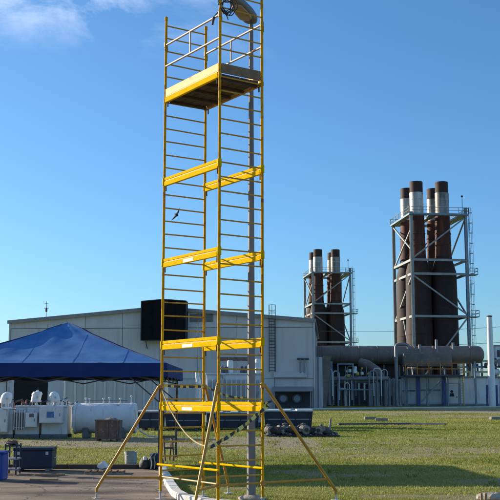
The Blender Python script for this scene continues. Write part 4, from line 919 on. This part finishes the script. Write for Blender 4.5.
# low annexes either side
t = thing('annex', 'low pale annex left of the warehouse behind the tent', 'annex', (px(-30, 138), 138, 0)); wA = px(8, 138) - px(-30, 138)
m = MB(); m.box(0, wA, 0, 8, 0, 3.6); m.build('wall', 'sheet_grey', t); m = MB(); m.box(-.2, wA + .2, -.3, 8.2, 3.602, 3.8); m.build('roof', 'roof_sheet', t)
t = thing('annex', 'narrow pale blue annex with a sloped hopper at the right warehouse corner', 'annex', (px(315, 139), 139, 0)); k = 139 / F_PX
m = MB(); m.box(0, 7 * k, 0, 6, 0, pz(357, 139)); m.build('wall', 'sheet_grey', t)
m = MB(); m.box(2.4 * k, 3.2 * k, -.12, -.002, 0, pz(356, 139)); m.build('downpipe', 'pipe_grey', t)
zt = pz(356, 139); prism([(7 * k + .05, 0), (10.5 * k, 0), (15 * k, zt * .72), (15.5 * k, zt), (7 * k + .05, zt)], .2, 5).build('hopper', 'duct_grey', t)

# ------------------------------------------------------------------ exhaust stack towers
YS = 185.0; KS = F_PX / YS; SRZ = R(6.7)
O = Vector((px(413.5, YS), YS, 0)); OI = (Matrix.Translation(O) @ Matrix.Rotation(SRZ, 4, 'Z')).inverted()
WT, DT = 10.4, 12.8
zf = lambda y: pz(y, YS)
tow = thing('exhaust_stack_tower', 'large tower of four rusty exhaust stacks in a galvanised frame, nearer right', 'chimney', O, SRZ, 'exhaust stack towers of the power plant')
ZB = [zf(213), zf(259.5), zf(273.5), zf(316)]
for x, y in ((0, 0), (WT, 0), (0, DT), (WT, DT)):
    m = MB(); top = ZB[0] + (.3 if x == 0 else 1.2)
    m.bbox(x - .26, x + .26, y - .26, y - .20, 0, top, .01); m.bbox(x - .26, x + .26, y + .20, y + .26, 0, top, .01); m.bbox(x - .05, x + .05, y - .199, y + .199, 0, top, .01)
    m.build('column', 'galv_blue' if x else 'galv_frame', tow)
def fbeam(p, q, s=.42): m = MB(); m.beam(p, q, s * .7, s); return m.build('beam', 'galv_frame', tow)
for z in ZB[1:]:
    fbeam((.27, 0, z), (WT - .27, 0, z)); fbeam((.27, DT, z), (WT - .27, DT, z)); fbeam((0, .27, z), (0, DT - .27, z)); fbeam((WT, .27, z), (WT, DT - .27, z))
def diag(p, q): m = MB(); m.beam(p, q, .22, .26); return m.build('diagonal_brace', 'galv_frame', tow)
diag((WT - .3, .02, ZB[0] - .8), (.3, .02, ZB[1] + .4)); diag((.3, .02, ZB[2] - .4), (WT - .3, .02, ZB[3] + .4)); diag((WT - .3, .02, ZB[3] - .4), (.5, .02, zf(385)))
diag((-.02, .4, ZB[0] - 3), (-.02, DT - .4, ZB[1])); diag((-.02, DT - .4, ZB[0] - .8), (-.02, .4, ZB[1] + 2)); diag((-.02, .4, ZB[2] - .5), (-.02, DT - .4, ZB[3])); diag((-.02, DT * .5, ZB[3] - .4), (-.02, .4, zf(380)))
diag((WT + .02, .4, ZB[0] - .8), (WT + .02, DT - .4, ZB[1])); diag((WT + .02, DT - .4, ZB[2]), (WT + .02, .4, ZB[3])); diag((.3, DT, ZB[1]), (WT - .3, DT, ZB[0] - 1)); diag((.3, DT, ZB[3]), (WT - .3, DT, ZB[2]))
# top platform: grating boards round the flues with handrail
pl = bpy.data.objects.new('top_platform', None); COL.objects.link(pl); pl.parent = tow
z = ZB[0]
for (x0, x1, y0, y1) in ((-.5, WT + .5, -.6, .55), (-.5, WT + .5, DT - .55, DT + .6), (-.5, .6, .56, DT - .56), (WT - 1.0, WT + .5, .56, DT - .56), (4.0, 5.0, .56, DT - .56)):
    m = MB(); m.bbox(x0, x1, y0, y1, z - .35, z, .02); m.build('deck_strip', 'galv_blue', pl)
def handrail(parent, pts, z, mt='galv_frame', h=1.1, r=.05):
    P = [Vector((*p, z)) for p in pts]
    for a, b in zip(P[:-1], P[1:]):
        for q in (h, h * .5): m = MB(); m.tube(a + Vector((0, 0, q)), b + Vector((0, 0, q)), r, n=6); m.build('hand_rail', mt, parent)
        n = max(1, int((b - a).length / 1.8))
        for i in range(n + 1): p = a.lerp(b, i / n); m = MB(); m.tube(p, p + Vector((0, 0, h)), r, n=6); m.build('rail_post', mt, parent)
handrail(pl, [(-.45, DT + .5), (-.45, -.55), (WT + .45, -.55), (WT + .45, DT + .5), (-.45, DT + .5)], z)
# flues and silencers
for q, Y, nm in ((419.3, 188.6, 'front'), (445.2, 188.9, 'front'), (409.6, 195.0, 'rear'), (436.5, 195.3, 'rear')):
    c = OI @ Vector((px(q, Y), Y, 0)); r = 7.0 * 188.6 / F_PX; zt = pz(182.0, 188.6)
    f = bpy.data.objects.new('exhaust_flue', None); COL.objects.link(f); f.parent = tow; f.location = (c.x, c.y, 0)
    zc0, zc1 = zf(270), zf(257); zj0, zj1 = ZB[0] + .2, zt - 2.1
    m = MB(); m.lathe([(r * 1.95, .5), (r * 1.88, zc0 * .55), (r * 1.80, zc0 - 1.0), (r * 1.76, zc0), (r * 1.26, zc1), (r * 1.20, zc1 + .6)], n=32); m.build('silencer', 'silencer_brown', f, True)
    m = MB(); m.lathe([(r * 1.18, zc1 + .3), (r * 1.06, zj0)], n=28); m.build('flue_pipe', 'rust_flue', f, True)
    for k in range(4): zz = 3 + k * (zc0 - 5) / 4; rr_ = r * (2.0 - .27 * zz / zc0) + .02; m = MB(); m.lathe([(rr_ - .03, zz), (rr_ + .05, zz + .03), (rr_ + .05, zz + .20), (rr_ - .03, zz + .23)], n=32); m.build('silencer_flange', 'silencer_brown', f, True)
    for zz in (ZB[1] + 3.0, ZB[1] + 5.2): m = MB(); m.lathe([(r * 1.10, zz), (r * 1.18, zz + .05), (r * 1.18, zz + .25), (r * 1.10, zz + .3)], n=28); m.build('flue_band', 'rust_flue', f, True)
    m = MB(); m.lathe([(r * .93, zj0 + .01), (r, zj0 + .02), (r, zj1 - .02), (r * .93, zj1)], n=28); m.build('insulation_jacket', 'flue_jacket' if q < 425 else 'flue_jacket_dirty', f, True)
    for i in (1, 2): zz = zj0 + (zj1 - zj0) * i / 3; m = MB(); m.lathe([(r * 1.001, zz), (r * 1.015, zz + .03), (r * 1.015, zz + .10), (r * 1.001, zz + .13)], n=28); m.build('jacket_band', 'flue_jacket', f, True)
    m = MB(); m.lathe([(r * .90, zj1 + .002), (r * .95, zj1 + .02), (r * .95, zt - .05), (r * .90, zt), (r * .80, zt), (r * .80, zt - 1.2), (.1, zt - 1.25)], n=28); m.build('flue_cap', 'flue_cap', f, True)
# side platforms and caged ladder on the right
lx = WT + .62
for z in (ZB[2], ZB[3]): m = MB(); m.bbox(WT + .27, WT + 1.9, -.6, 1.4, z - .15, z, .01); o = m.build('side_platform', 'galv_blue', tow); handrail(o, [(WT + .3, -.55), (WT + 1.85, -.55), (WT + 1.85, 1.35)], z, 'galv_blue')
la = bpy.data.objects.new('caged_ladder', None); COL.objects.link(la); la.parent = tow
for s in (-.25, .25): m = MB(); m.beam((lx, s, 2), (lx, s, ZB[0] + 1.3), .07, .07); m.build('stringer', 'galv_blue', la)
rm = MB(); rm.tube((0, -.25, 0), (0, .25, 0), .03, n=6); rmm = rm.mesh('rung', 'galv_blue'); z = 2.3
while z < ZB[0] + 1: link('rung', rmm, la, (lx, 0, z)); z += .6
hm = MB(); hm.path([(0, -.25, 0), (.25, -.42, 0), (.55, -.25, 0), (.65, 0, 0), (.55, .25, 0), (.25, .42, 0), (0, .25, 0)], .045, 6, False); hmm = hm.mesh('cage_hoop', 'galv_blue'); z = 5
while z < ZB[0] + 1.2: link('cage_hoop', hmm, la, (lx, 0, z)); z += 1.9
for y, x in ((0, .65), (-.42, .25), (.42, .25)): m = MB(); m.beam((lx + x, y, 5), (lx + x, y, ZB[0] + 1.2), .05, .03); m.build('cage_strap', 'galv_blue', la)
m = MB(); m.tube((WT - .5, .2, ZB[0]), (WT - .5, .2, zf(194.5)), .05, n=6); m.lathe([(.05, -.3), (.22, -.2), (.22, 0), (.05, .1)], (WT - .5, .2, zf(194.5)), 8); m.build('beacon_mast', 'pipe_dark', tow)
t2 = copy_tree(tow); t2['label'] = 'smaller looking tower of four rusty exhaust stacks farther off behind the warehouse'; t2.location = (px(313.2, 275), 275, 0); t2.rotation_euler = (0, 0, SRZ)

# ------------------------------------------------------------------ power plant yard
YD = 172.0
duct = thing('exhaust_duct', 'huge grey horizontal exhaust duct with a rounded end below the stacks', 'duct', (px(313, YD), YD, 0)); xe = px(483, YD) - px(313, YD); rd = 8.7 * YD / F_PX; zd = pz(354.8, YD)
prof = [(rd, -6), (rd, xe - rd * .7)] + [(rd * math.cos(a), xe - rd * .7 + rd * .7 * math.sin(a)) for a in (R(15), R(30), R(45), R(60), R(75), R(87))]
m = MB(); m.lathe(prof, (0, 0, zd), 36, 'x'); m.build('shell', 'duct_grey', duct, True)
for k in range(9): x = 1.5 + k * (xe - 4) / 8; m = MB(); m.lathe([(rd * 1.002, x - .12), (rd * 1.03, x - .1), (rd * 1.03, x + .1), (rd * 1.002, x + .12)], (0, 0, zd), 36, 'x'); m.build('stiffener_ring', 'duct_grey', duct, True)
for x in (3, 9.5, 15.5, 22, 27): 
    for s in (-1, 1): m = MB(); m.beam((x, s * 1.0, 0), (x, s * .8, zd - rd * .75), .3, .3); m.build('support_leg', 'galv_blue', duct)
x1, x2 = px(400, YD) - px(313, YD), px(447, YD) - px(313, YD)
m = MB(); m.bbox(x1, x2, -3.4, -.9, pz(366.5, 169), pz(353.5, 169), .08); m.build('inlet_box', 'duct_grey', duct)
for q, y0, y1 in ((434.5, 352, 340), (418, 353, 345), (451, 348, 343)): x = px(q, YD) - px(313, YD); m = MB(); m.path([(x, -1.2, pz(y0, YD) - .5), (x, -1.2, pz(y1, YD)), ], .22, 8); m.build('vent_stub', 'pipe_grey', duct, True)
# engine hall under the duct, its shade put into the wall colour
t = thing('engine_hall', 'low engine hall coloured dark as shade beneath the exhaust duct', 'hall', (px(316, 176), 176, 0)); wE = px(404, 176) - px(316, 176)
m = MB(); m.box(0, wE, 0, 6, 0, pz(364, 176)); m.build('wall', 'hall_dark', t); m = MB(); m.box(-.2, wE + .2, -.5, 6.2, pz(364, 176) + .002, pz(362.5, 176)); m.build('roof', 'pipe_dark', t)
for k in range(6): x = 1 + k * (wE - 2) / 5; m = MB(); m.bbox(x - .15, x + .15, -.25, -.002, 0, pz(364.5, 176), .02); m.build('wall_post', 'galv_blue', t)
# pipe rack in front of the hall
YR = 160; rack = thing('pipe_rack', 'steel pipe rack with tall grey pipes in front of the dark hall', 'pipe rack', (px(325, YR), YR, 0)); rx = lambda q: px(q, YR) - px(325, YR)
for q, y0 in ((373.6, 383), (377.2, 382), (384.5, 379), (388, 378), (392, 378), (395.2, 366), (398.4, 379)):
    m = MB(); m.lathe([(.34, .05), (.34, .25), (.24, .26), (.24, pz(y0, YR) - .3), (.18, pz(y0, YR))], (rx(q), random.uniform(-.3, .3), 0), 12); m.build('riser_pipe', 'pipe_grey', rack, True)
m = MB(); m.path([(rx(328.5), 0, .3), (rx(328.5), 0, pz(381.5, YR)), (rx(330), 0, pz(379, YR)), (rx(345), 0, pz(378.6, YR)), (rx(388), 0, pz(378.6, YR))], .34, 12); m.build('main_pipe', 'pipe_grey', rack, True)
m = MB(); m.path([(rx(332.5), .6, .3), (rx(332.5), .6, pz(383, YR)), (rx(334), .6, pz(381.5, YR)), (rx(372), .6, pz(381.3, YR))], .26, 12); m.build('main_pipe', 'pipe_grey', rack, True)
for (a, b, y0, y1) in ((337, 373, 389, 409), (337, 352, 363.5, 378)):
    for q in (a, b): m = MB(); m.bbox(rx(q) - .1, rx(q) + .1, -.7, -.5, max(0, pz(y1, YR)), pz(y0, YR), .01); m.build('frame_post', 'galv_blue', rack)
    m = MB(); m.bbox(rx(a) + .101, rx(b) - .101, -.7, -.5, pz(y0, YR) - .2, pz(y0, YR), .01); m.build('frame_beam', 'galv_blue', rack)
m = MB(); m.path([(rx(362), 3.5, pz(362, YR)), (rx(369), 2.8, pz(364.5, YR)), (rx(378), 1.8, pz(371, YR)), (rx(381), 1.5, pz(378, YR))], [.75, .8, .75, .6], 16); m.build('elbow_duct', 'duct_grey', rack, True)
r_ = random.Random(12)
for k in range(13): q, y = r_.uniform(346, 368), r_.uniform(368, 377); m = MB(); s = r_.uniform(.12, .34); m.lathe([(s * .5, -s), (s, -s * .8), (s, s * .8), (s * .5, s)], (rx(q), -.3 + r_.uniform(-.2, .4), pz(y, YR)), 10, 'xyz'[k % 3]); m.build('valve', 'white_enamel' if k % 3 else 'yellow_ladder', rack, True)  # pale lumps stand in for sunlit bits showing through gaps
for k in range(5): q = 345 + k * 5.2; m = MB(); m.tube((rx(q), .2, pz(379, YR)), (rx(q), .2, pz(366 + 3 * (k % 2), YR)), .09, n=8); m.build('small_pipe', 'pipe_grey', rack, True)
for k in range(4): q = 340 + k * 9; m = MB(); m.tube((rx(q), .4, .1), (rx(q), .4, pz(390, YR)), .2, n=10); m.build('riser_pipe', 'pipe_dark', rack, True)
for k in range(7): q = 397 + k * 0; 
m = MB(); m.path([(rx(394.5), -1, .2), (rx(394.5), -1, pz(347, YR)), (rx(395.5), -1, pz(345.2, YR)), (rx(397), -1, pz(344.8, YR)), (rx(405), -1, pz(344.8, YR)), (rx(406.5), -1, pz(345.5, YR)), (rx(407), -1, pz(349, YR))], .26, 10); m.build('gooseneck_pipe', 'pipe_grey', rack, True)
r_ = random.Random(31)
for k in range(16):
    q, y0 = r_.uniform(330, 401), r_.uniform(366, 392); yb = r_.choice((409, 409, 400, 396)); d_ = r_.uniform(-1.6, 1.0); m = MB(); rr_ = r_.uniform(.06, .13)
    e_ = r_.uniform(1.5, 7) * r_.choice((-1, 1)); z0_, z1_ = max(.05, pz(yb, YR)), pz(y0, YR)
    m.path([(rx(q), d_, z0_), (rx(q), d_, z1_ - .3), (rx(q) + .3 * (1 if e_ > 0 else -1), d_, z1_), (rx(q + e_), d_, z1_), (rx(q + e_) + .2 * (1 if e_ > 0 else -1), d_, z1_ - .3), (rx(q + e_) + .2 * (1 if e_ > 0 else -1), d_, z0_)], rr_, 7); m.build('thin_pipe', ('white_enamel', 'zinc', 'pipe_grey')[k % 3], rack, True)
# white wall of the switch room with blue columns, door and sign
YW = 172.0; hall = thing('switch_room', 'white panelled switch room wall with blue columns and a signed door', 'building', (px(400, YW), YW, 0)); wx = lambda q: px(q, YW) - px(400, YW); zw = pz(377.5, YW)
m = MB(); m.box(0, wx(545), .12, 8, 0, zw - .1); m.build('inner_wall', 'sheet_trim', hall)
q = 400.0; seams = [400, 414.5, 427, 439.5, 443.5, 456.5, 461, 473, 485, 497, 509, 521, 533, 545]
for a, b in zip(seams[:-1], seams[1:]):
    if a == 443.5: continue
    m = MB(); m.bbox(wx(a) + .03, wx(b) - .03, 0 + random.uniform(-.01, .01), .118, .35, zw, .01); m.build('wall_panel', 'white_wall', hall)
m = MB(); m.bbox(wx(443.5) + .03, wx(456.5) - .03, 0, .118, pz(383, YW), zw, .01); m.build('wall_panel', 'white_wall', hall)
m = MB(); m.bbox(0, wx(545), -.06, .119, .02, .33, .01); m.build('plinth', 'galv_blue', hall)
m = MB(); m.bbox(-.2, wx(545), -.35, 8.2, zw + .003, zw + .22, .02); m.build('roof_edge', 'pipe_grey', hall)
m = MB(); m.bbox(wx(444), wx(456), -.05, .117, .36, pz(383.6, YW), .02); dr = m.build('door', 'white_wall', hall)
m = MB(); m.bbox(wx(454.3), wx(455), -.16, -.051, 1.35, 1.55, .01); m.build('handle', 'pipe_dark', dr)
m = MB(); m.box(wx(447), wx(452.6), -.075, -.052, pz(398, YW), pz(388, YW)); sg = m.build('sign', 'white_enamel', dr)
c = wx(449.8); z0 = pz(396.5, YW); m = MB(); m.add([(c - .42, -.08, z0), (c + .42, -.08, z0), (c + .30, -.08, z0 + .55), (c - .30, -.08, z0 + .55)], [(0, 1, 2, 3)]); m.lathe([(.25, -.004), (.25, .004)], (c, -.08, z0 + .82), 14, 'y'); m.build('warning_figure', 'sign_black', sg)
for q in (414.5, 439.5): m = MB(); m.bbox(wx(q) - .28, wx(q) + .28, -2.6, -2.1, 0, pz(376.6, 169), .02); m.build('column', 'blue_steel', hall)
m = MB(); m.beam((wx(417), -2.3, .6), (wx(437), -2.3, pz(380, 169)), .2, .24); m.build('diagonal_brace', 'galv_blue', hall)
m = MB(); m.bbox(wx(401), wx(413.8), -.12, -.03, pz(391.5, YW), pz(390, YW), .01); m.build('cable_tray', 'pipe_grey', hall)
m = MB(); m.bbox(wx(415.6), wx(438.6), -.12, -.03, pz(390.5, YW), pz(389.5, YW), .01); m.build('cable_tray', 'pipe_grey', hall)
# elevated platform with orange rails
pf = thing('service_platform', 'raised service platform with orange guard rails below the duct', 'platform', (px(403, 169), 169, 0)); fx = lambda q: px(q, 169) - px(403, 169); zp = pz(374.8, 169)
m = MB(); m.bbox(0, fx(461), -1.4, 1.2, zp - .28, zp, .02); m.build('deck', 'pipe_dark', pf)
handrail(pf, [(.05, -1.35), (fx(460.5), -1.35)], zp, 'orange_rail', 1.85, .085)
for q in (404, 426, 447, 459): m = MB(); m.bbox(fx(q) - .12, fx(q) + .12, .7, .95, 0, zp - .285, .01); m.build('post', 'galv_blue', pf)
for q in (408, 414, 421, 429, 440, 452, 456): m = MB(); m.lathe([(.3, .0), (.34, .1), (.34, .9), (.2, 1.1)], (fx(q), -.2 + random.uniform(-.3, .3), zp), 12); m.build('pump', 'rust_box' if q % 2 else 'pipe_dark', pf, True)
yl = thing('yellow_ladder', 'thin yellow ladder against the white wall right of the door', 'ladder', (px(460, 170), 170, 0))
for s in (-.3, .3): m = MB(); m.beam((s, 0, .02), (s, .0, pz(364, 170)), .09, .09); m.build('stringer', 'yellow_ladder', yl)
rm = MB(); rm.tube((-.3, 0, 0), (.3, 0, 0), .04, n=6); rmm = rm.mesh('rung', 'yellow_ladder'); z = .4
while z < pz(365, 170): link('rung', rmm, yl, (0, 0, z)); z += .42
# white chimney pipe
ch = thing('white_chimney', 'slim white steel chimney pipe in front of the white wall', 'chimney', (px(489.6, 163), 163, 0)); 
m = MB(); m.lathe([(.5, pz(364, 163)), (.46, pz(340, 163)), (.42, pz(317, 163))], n=20); m.build('pipe', 'white_enamel', ch, True)
m = MB(); m.lathe([(.55, .02), (.55, pz(364, 163) - .3), (.48, pz(364, 163))], n=20); m.build('lower_pipe', 'white_enamel', ch, True)
m = MB(); m.lathe([(.44, pz(317, 163)), (.46, pz(316.6, 163)), (.46, pz(315.8, 163)), (.3, pz(315.5, 163))], n=20); m.build('cap', 'pipe_dark', ch, True)
for s in (-1, 1): m = MB(); m.bbox(s * .78 - .14, s * .78 + .14, -.1, .15, .02, pz(385, 163) , .02); m.build('support', 'blue_steel', ch)
# pale green pipework and cabin behind the white wall
YG = 184; gr = thing('green_pipework', 'pale green and blue pipework frame rising behind the white wall', 'pipework', (px(455, YG), YG, 0)); gxx = lambda q: px(q, YG) - px(455, YG)
for i, q in enumerate((457, 463, 466, 471, 476, 481, 487, 495, 501, 510, 519)): m = MB(); m.bbox(gxx(q) - .16, gxx(q) + .16, -.2 + (i % 2) * .6, .12 + (i % 2) * .6, 0, pz(358 + (i * 5) % 7, YG), .01); m.build('post', ('green_pale', 'blue_steel', 'galv_blue')[i % 3], gr)
for y, mt in ((361, 'green_pale'), (367, 'galv_blue'), (372, 'green_pale')): m = MB(); m.bbox(gxx(456), gxx(520), -.5, -.21, pz(y, YG) - .16, pz(y, YG) + .16, .01); m.build('beam', mt, gr)
r_ = random.Random(5)
for k in range(20): q, y = r_.uniform(458, 515), r_.uniform(362, 376); s = r_.uniform(.25, .7); m = MB(); m.lathe([(s * .6, -s), (s, -s * .8), (s, s * .8), (s * .6, s)], (gxx(q), -.9 + r_.uniform(-.3, .3), pz(y, YG)), 12, 'xyz'[k % 3]); m.build('vessel', ('white_enamel', 'green_pale', 'pipe_grey', 'pipe_dark')[k % 4], gr, True)
cb = thing('rooftop_cabin', 'small white tank cabin above the wall at the right edge', 'cabin', (px(494.5, 186), 186, 0)); k = 186 / F_PX
m = MB(); m.bbox(0, 18 * k, 0, 3, pz(363, 186), pz(346, 186), .05); m.build('wall', 'white_wall', cb); m = MB(); m.bbox(-.1, 18.5 * k, -.2, 3.1, pz(346, 186) + .002, pz(345, 186), .02); m.build('roof', 'pipe_grey', cb)
for i in range(4): m = MB(); m.box((1.5 + i * 4) * k, (4.2 + i * 4) * k, -.06, -.002, pz(357, 186), pz(350, 186)); m.build('window', 'pipe_dark', cb)
for q in (1, 9, 17): m = MB(); m.bbox(q * k - .15, q * k + .15, 1, 1.3, 0, pz(363, 186) - .002, .01); m.build('post', 'galv_blue', cb)

t = thing('utility_pole', 'slim wooden utility pole beyond the right end of the plant', 'utility pole', (px(560, 235), 235, 0)); pz1 = pz(322, 235)
m = MB(); m.tube((0, 0, 0), (0, 0, pz1 + 1), .2, .13, n=10); m.build('pole', 'wood_grey', t, True)
for z_ in (pz1, pz(338, 235)): m = MB(); m.bbox(-.1, .1, -1.2, 1.2, z_ - .25, z_ - .07, .02); m.build('crossarm', 'wood_grey', t)
for i, (y0, y1) in enumerate(((331, 322), (345, 338))):
    m = MB(); m.path(catenary(Vector((px(320, 262), 262, pz(y0, 262))), Vector((px(560, 235), 234.5, pz(y1, 235))), .9, 20), .045, 5)
    tag(m.build('overhead_wire', 'pipe_dark', None, True), ['upper thin overhead wire running from the far stacks to the right', 'lower thin overhead wire running from the far stacks to the right'][i], 'wire', 'overhead wires')
# ------------------------------------------------------------------ grass and gravel
def asphalt_mask(X, Y):
    ky = np.array([p[1] for p in KERB][::-1]); kx = np.array([p[0] for p in KERB][::-1])
    left = X < np.interp(Y, ky, kx) + .10
    return ((left & (Y < 24.5)) | (Y < 13.9))
def grass(n, name):
    Y = np.where(rng.random(n) < .80, 14.2 * (75 / 14.2) ** rng.random(n), 55 + 72 * rng.random(n)); X = (rng.random(n) - .5) * (Y * .80 + 7)
    cl = fbm(X, Y, .5, 41); g = gravel_amount(X, Y)
    keep = (~asphalt_mask(X, Y)) & (rng.random(n) > g * 1.15) & (rng.random(n) < .25 + 1.5 * (cl - .2))
    X, Y, cl = X[keep], Y[keep], cl[keep]; k = len(X)
    s = np.clip(Y / 20, .8, 5.0); h = (.012 + .028 * rng.random(k) + .03 * np.clip(cl - .45, 0, 1)) * s ** .3; wd = (.006 + .006 * rng.random(k)) * s
    a = rng.random(k) * 6.283; lean = (rng.random((k, 2)) - .5) * 1.1
    z0 = (fbm(X, Y, 3.1, 5) - .5) * .03 - .016
    v = np.zeros((k, 3, 3)); dx, dy = np.cos(a) * wd, np.sin(a) * wd
    v[:, 0] = np.stack([X - dx, Y - dy, z0], 1); v[:, 1] = np.stack([X + dx, Y + dy, z0], 1); v[:, 2] = np.stack([X + lean[:, 0] * h, Y + lean[:, 1] * h, z0 + h], 1)
    me = bpy.data.meshes.new(name); me.vertices.add(3 * k); me.vertices.foreach_set('co', v.ravel()); me.loops.add(3 * k); me.loops.foreach_set('vertex_index', np.arange(3 * k))
    me.polygons.add(k); me.polygons.foreach_set('loop_start', np.arange(0, 3 * k, 3)); me.polygons.foreach_set('loop_total', np.full(k, 3)); me.update()
    tone = me.attributes.new('tone', 'FLOAT', 'FACE'); tone.data.foreach_set('value', np.clip(rng.random(k) * .6 + (fbm(X, Y, 4, 71) - .3) * .9, 0, 1).astype(np.float32))
    m = bpy.data.materials.new('grass_blade'); m.use_nodes = True; t = m.node_tree; b = t.nodes['Principled BSDF']; b.inputs['Roughness'].default_value = .6; b.inputs['Specular IOR Level'].default_value = .25
    at2 = N(t, 'ShaderNodeAttribute', attribute_name='tone'); cr = N(t, 'ShaderNodeValToRGB'); e = cr.color_ramp.elements
    e[0].position = 0; e[0].color = (.11, .155, .018, 1); e[1].position = 1; e[1].color = (.50, .44, .18, 1); q = e.new(.55); q.color = (.27, .29, .045, 1)
    t.links.new(at2.outputs['Fac'], cr.inputs[0]); t.links.new(cr.outputs[0], b.inputs['Base Color'])
    tr = N(t, 'ShaderNodeBsdfTranslucent'); mixs = N(t, 'ShaderNodeMixShader'); mixs.inputs[0].default_value = .35; t.links.new(cr.outputs[0], tr.inputs[0])
    t.links.new(b.outputs[0], mixs.inputs[1]); t.links.new(tr.outputs[0], mixs.inputs[2]); t.links.new(mixs.outputs[0], t.nodes['Material Output'].inputs[0])
    me.materials.append(m); return tag(link(name, me), 'short patchy green and straw coloured grass across the yard', 'grass', kind='stuff')
grass(760000, 'grass')
def weeds(nc):
    Y = 15 * (60 / 15) ** rng.random(nc); X = (rng.random(nc) - .5) * (Y * .75 + 6); ok = ~asphalt_mask(X, Y) & (fbm(X, Y, 4, 91) > .45); X, Y = X[ok], Y[ok]; m = MB(); tone = []
    for x, y in zip(X, Y):
        n = int(rng.integers(6, 16)); hh = rng.uniform(.04, .11); tn = rng.random()
        for _ in range(n):
            a = rng.random() * 6.283; r = rng.random() * .07; h = hh * rng.uniform(.5, 1); w_ = rng.uniform(.005, .012) * max(1, y / 25); px_, py_ = x + r * math.cos(a), y + r * math.sin(a); b = rng.random() * 6.283; ln = rng.uniform(.2, .9) * h
            k = len(m.v); m.v += [(px_ - w_ * math.sin(b), py_ + w_ * math.cos(b), -.02), (px_ + w_ * math.sin(b), py_ - w_ * math.cos(b), -.02), (px_ + ln * .5 * math.cos(a), py_ + ln * .5 * math.sin(a), h * .7), (px_ + ln * math.cos(a), py_ + ln * math.sin(a), h)]
            m.f += [(k, k + 1, k + 2), (k, k + 2, k + 3)]; m.mi += [0, 0]; q = min(1, max(0, tn * .8 + rng.uniform(-.1, .2))); tone += [q, q]
    me = bpy.data.meshes.new('weeds'); me.from_pydata(m.v, [], m.f); t_ = me.attributes.new('tone', 'FLOAT', 'FACE'); t_.data.foreach_set('value', np.array(tone, dtype=np.float32)); me.materials.append(bpy.data.materials['grass_blade'])
    return tag(link('weeds', me), 'taller weed tufts dotted through the short grass', 'weeds', kind='stuff')
weeds(1500)
def stones(n):
    Y = 14.4 * (50 / 14.4) ** rng.random(n); X = (rng.random(n) - .5) * (Y * .7 + 6); g = gravel_amount(X, Y)
    keep = (~asphalt_mask(X, Y)) & (rng.random(n) < g * .9 + .02); X, Y = X[keep], Y[keep]; k = len(X)
    base = np.array([(1, 0, 0), (-1, 0, 0), (0, 1, 0), (0, -1, 0), (0, 0, .8), (0, 0, -.6)]); tri = np.array([(0, 2, 4), (2, 1, 4), (1, 3, 4), (3, 0, 4), (2, 0, 5), (1, 2, 5), (3, 1, 5), (0, 3, 5)])
    s = (.008 + .014 * rng.random(k) ** 2) * np.clip(Y / 22, .8, 1.5); v = base[None] * s[:, None, None] * (1 + .7 * (rng.random((k, 6, 3)) - .5)); a = rng.random(k) * 6.28; c, q = np.cos(a), np.sin(a)
    x = v[:, :, 0] * c[:, None] - v[:, :, 1] * q[:, None] + X[:, None]; y = v[:, :, 0] * q[:, None] + v[:, :, 1] * c[:, None] + Y[:, None]; z = v[:, :, 2] + ((fbm(X, Y, 3.1, 5) - .5) * .03 - .008)[:, None]
    f = (tri[None] + (np.arange(k) * 6)[:, None, None]).reshape(-1, 3); me = bpy.data.meshes.new('gravel'); me.from_pydata(np.stack([x, y, z], 2).reshape(-1, 3).tolist(), [], f.tolist()); me.materials.append(MATS['stone'])
    return tag(link('gravel', me), 'loose grey gravel scattered over the bare strips of the yard', 'gravel', kind='stuff')
stones(26000)
def grit(n):
    pts = []; Yk = rng.random(n) * 9 + 14.5; ky = [p[1] for p in KERB][::-1]; kx = [p[0] for p in KERB][::-1]; Xk = np.interp(Yk, ky, kx) - .16 - rng.exponential(1.6, n)
    m = MB()
    for x, y in zip(Xk, Yk):
        r = float(rng.uniform(.004, .013)); a = rng.uniform(.6, 1.3, 6); m.add([(x + r * a[0], y, .012), (x - r * a[1], y, .012), (x, y + r * a[2], .012), (x, y - r * a[3], .012), (x, y, .012 + r * .8 * a[4])], [(0, 2, 4), (2, 1, 4), (1, 3, 4), (3, 0, 4)])
    return tag(m.build('grit', 'stone'), 'loose grit scattered on the asphalt beside the kerb', 'grit', kind='stuff')
grit(380)
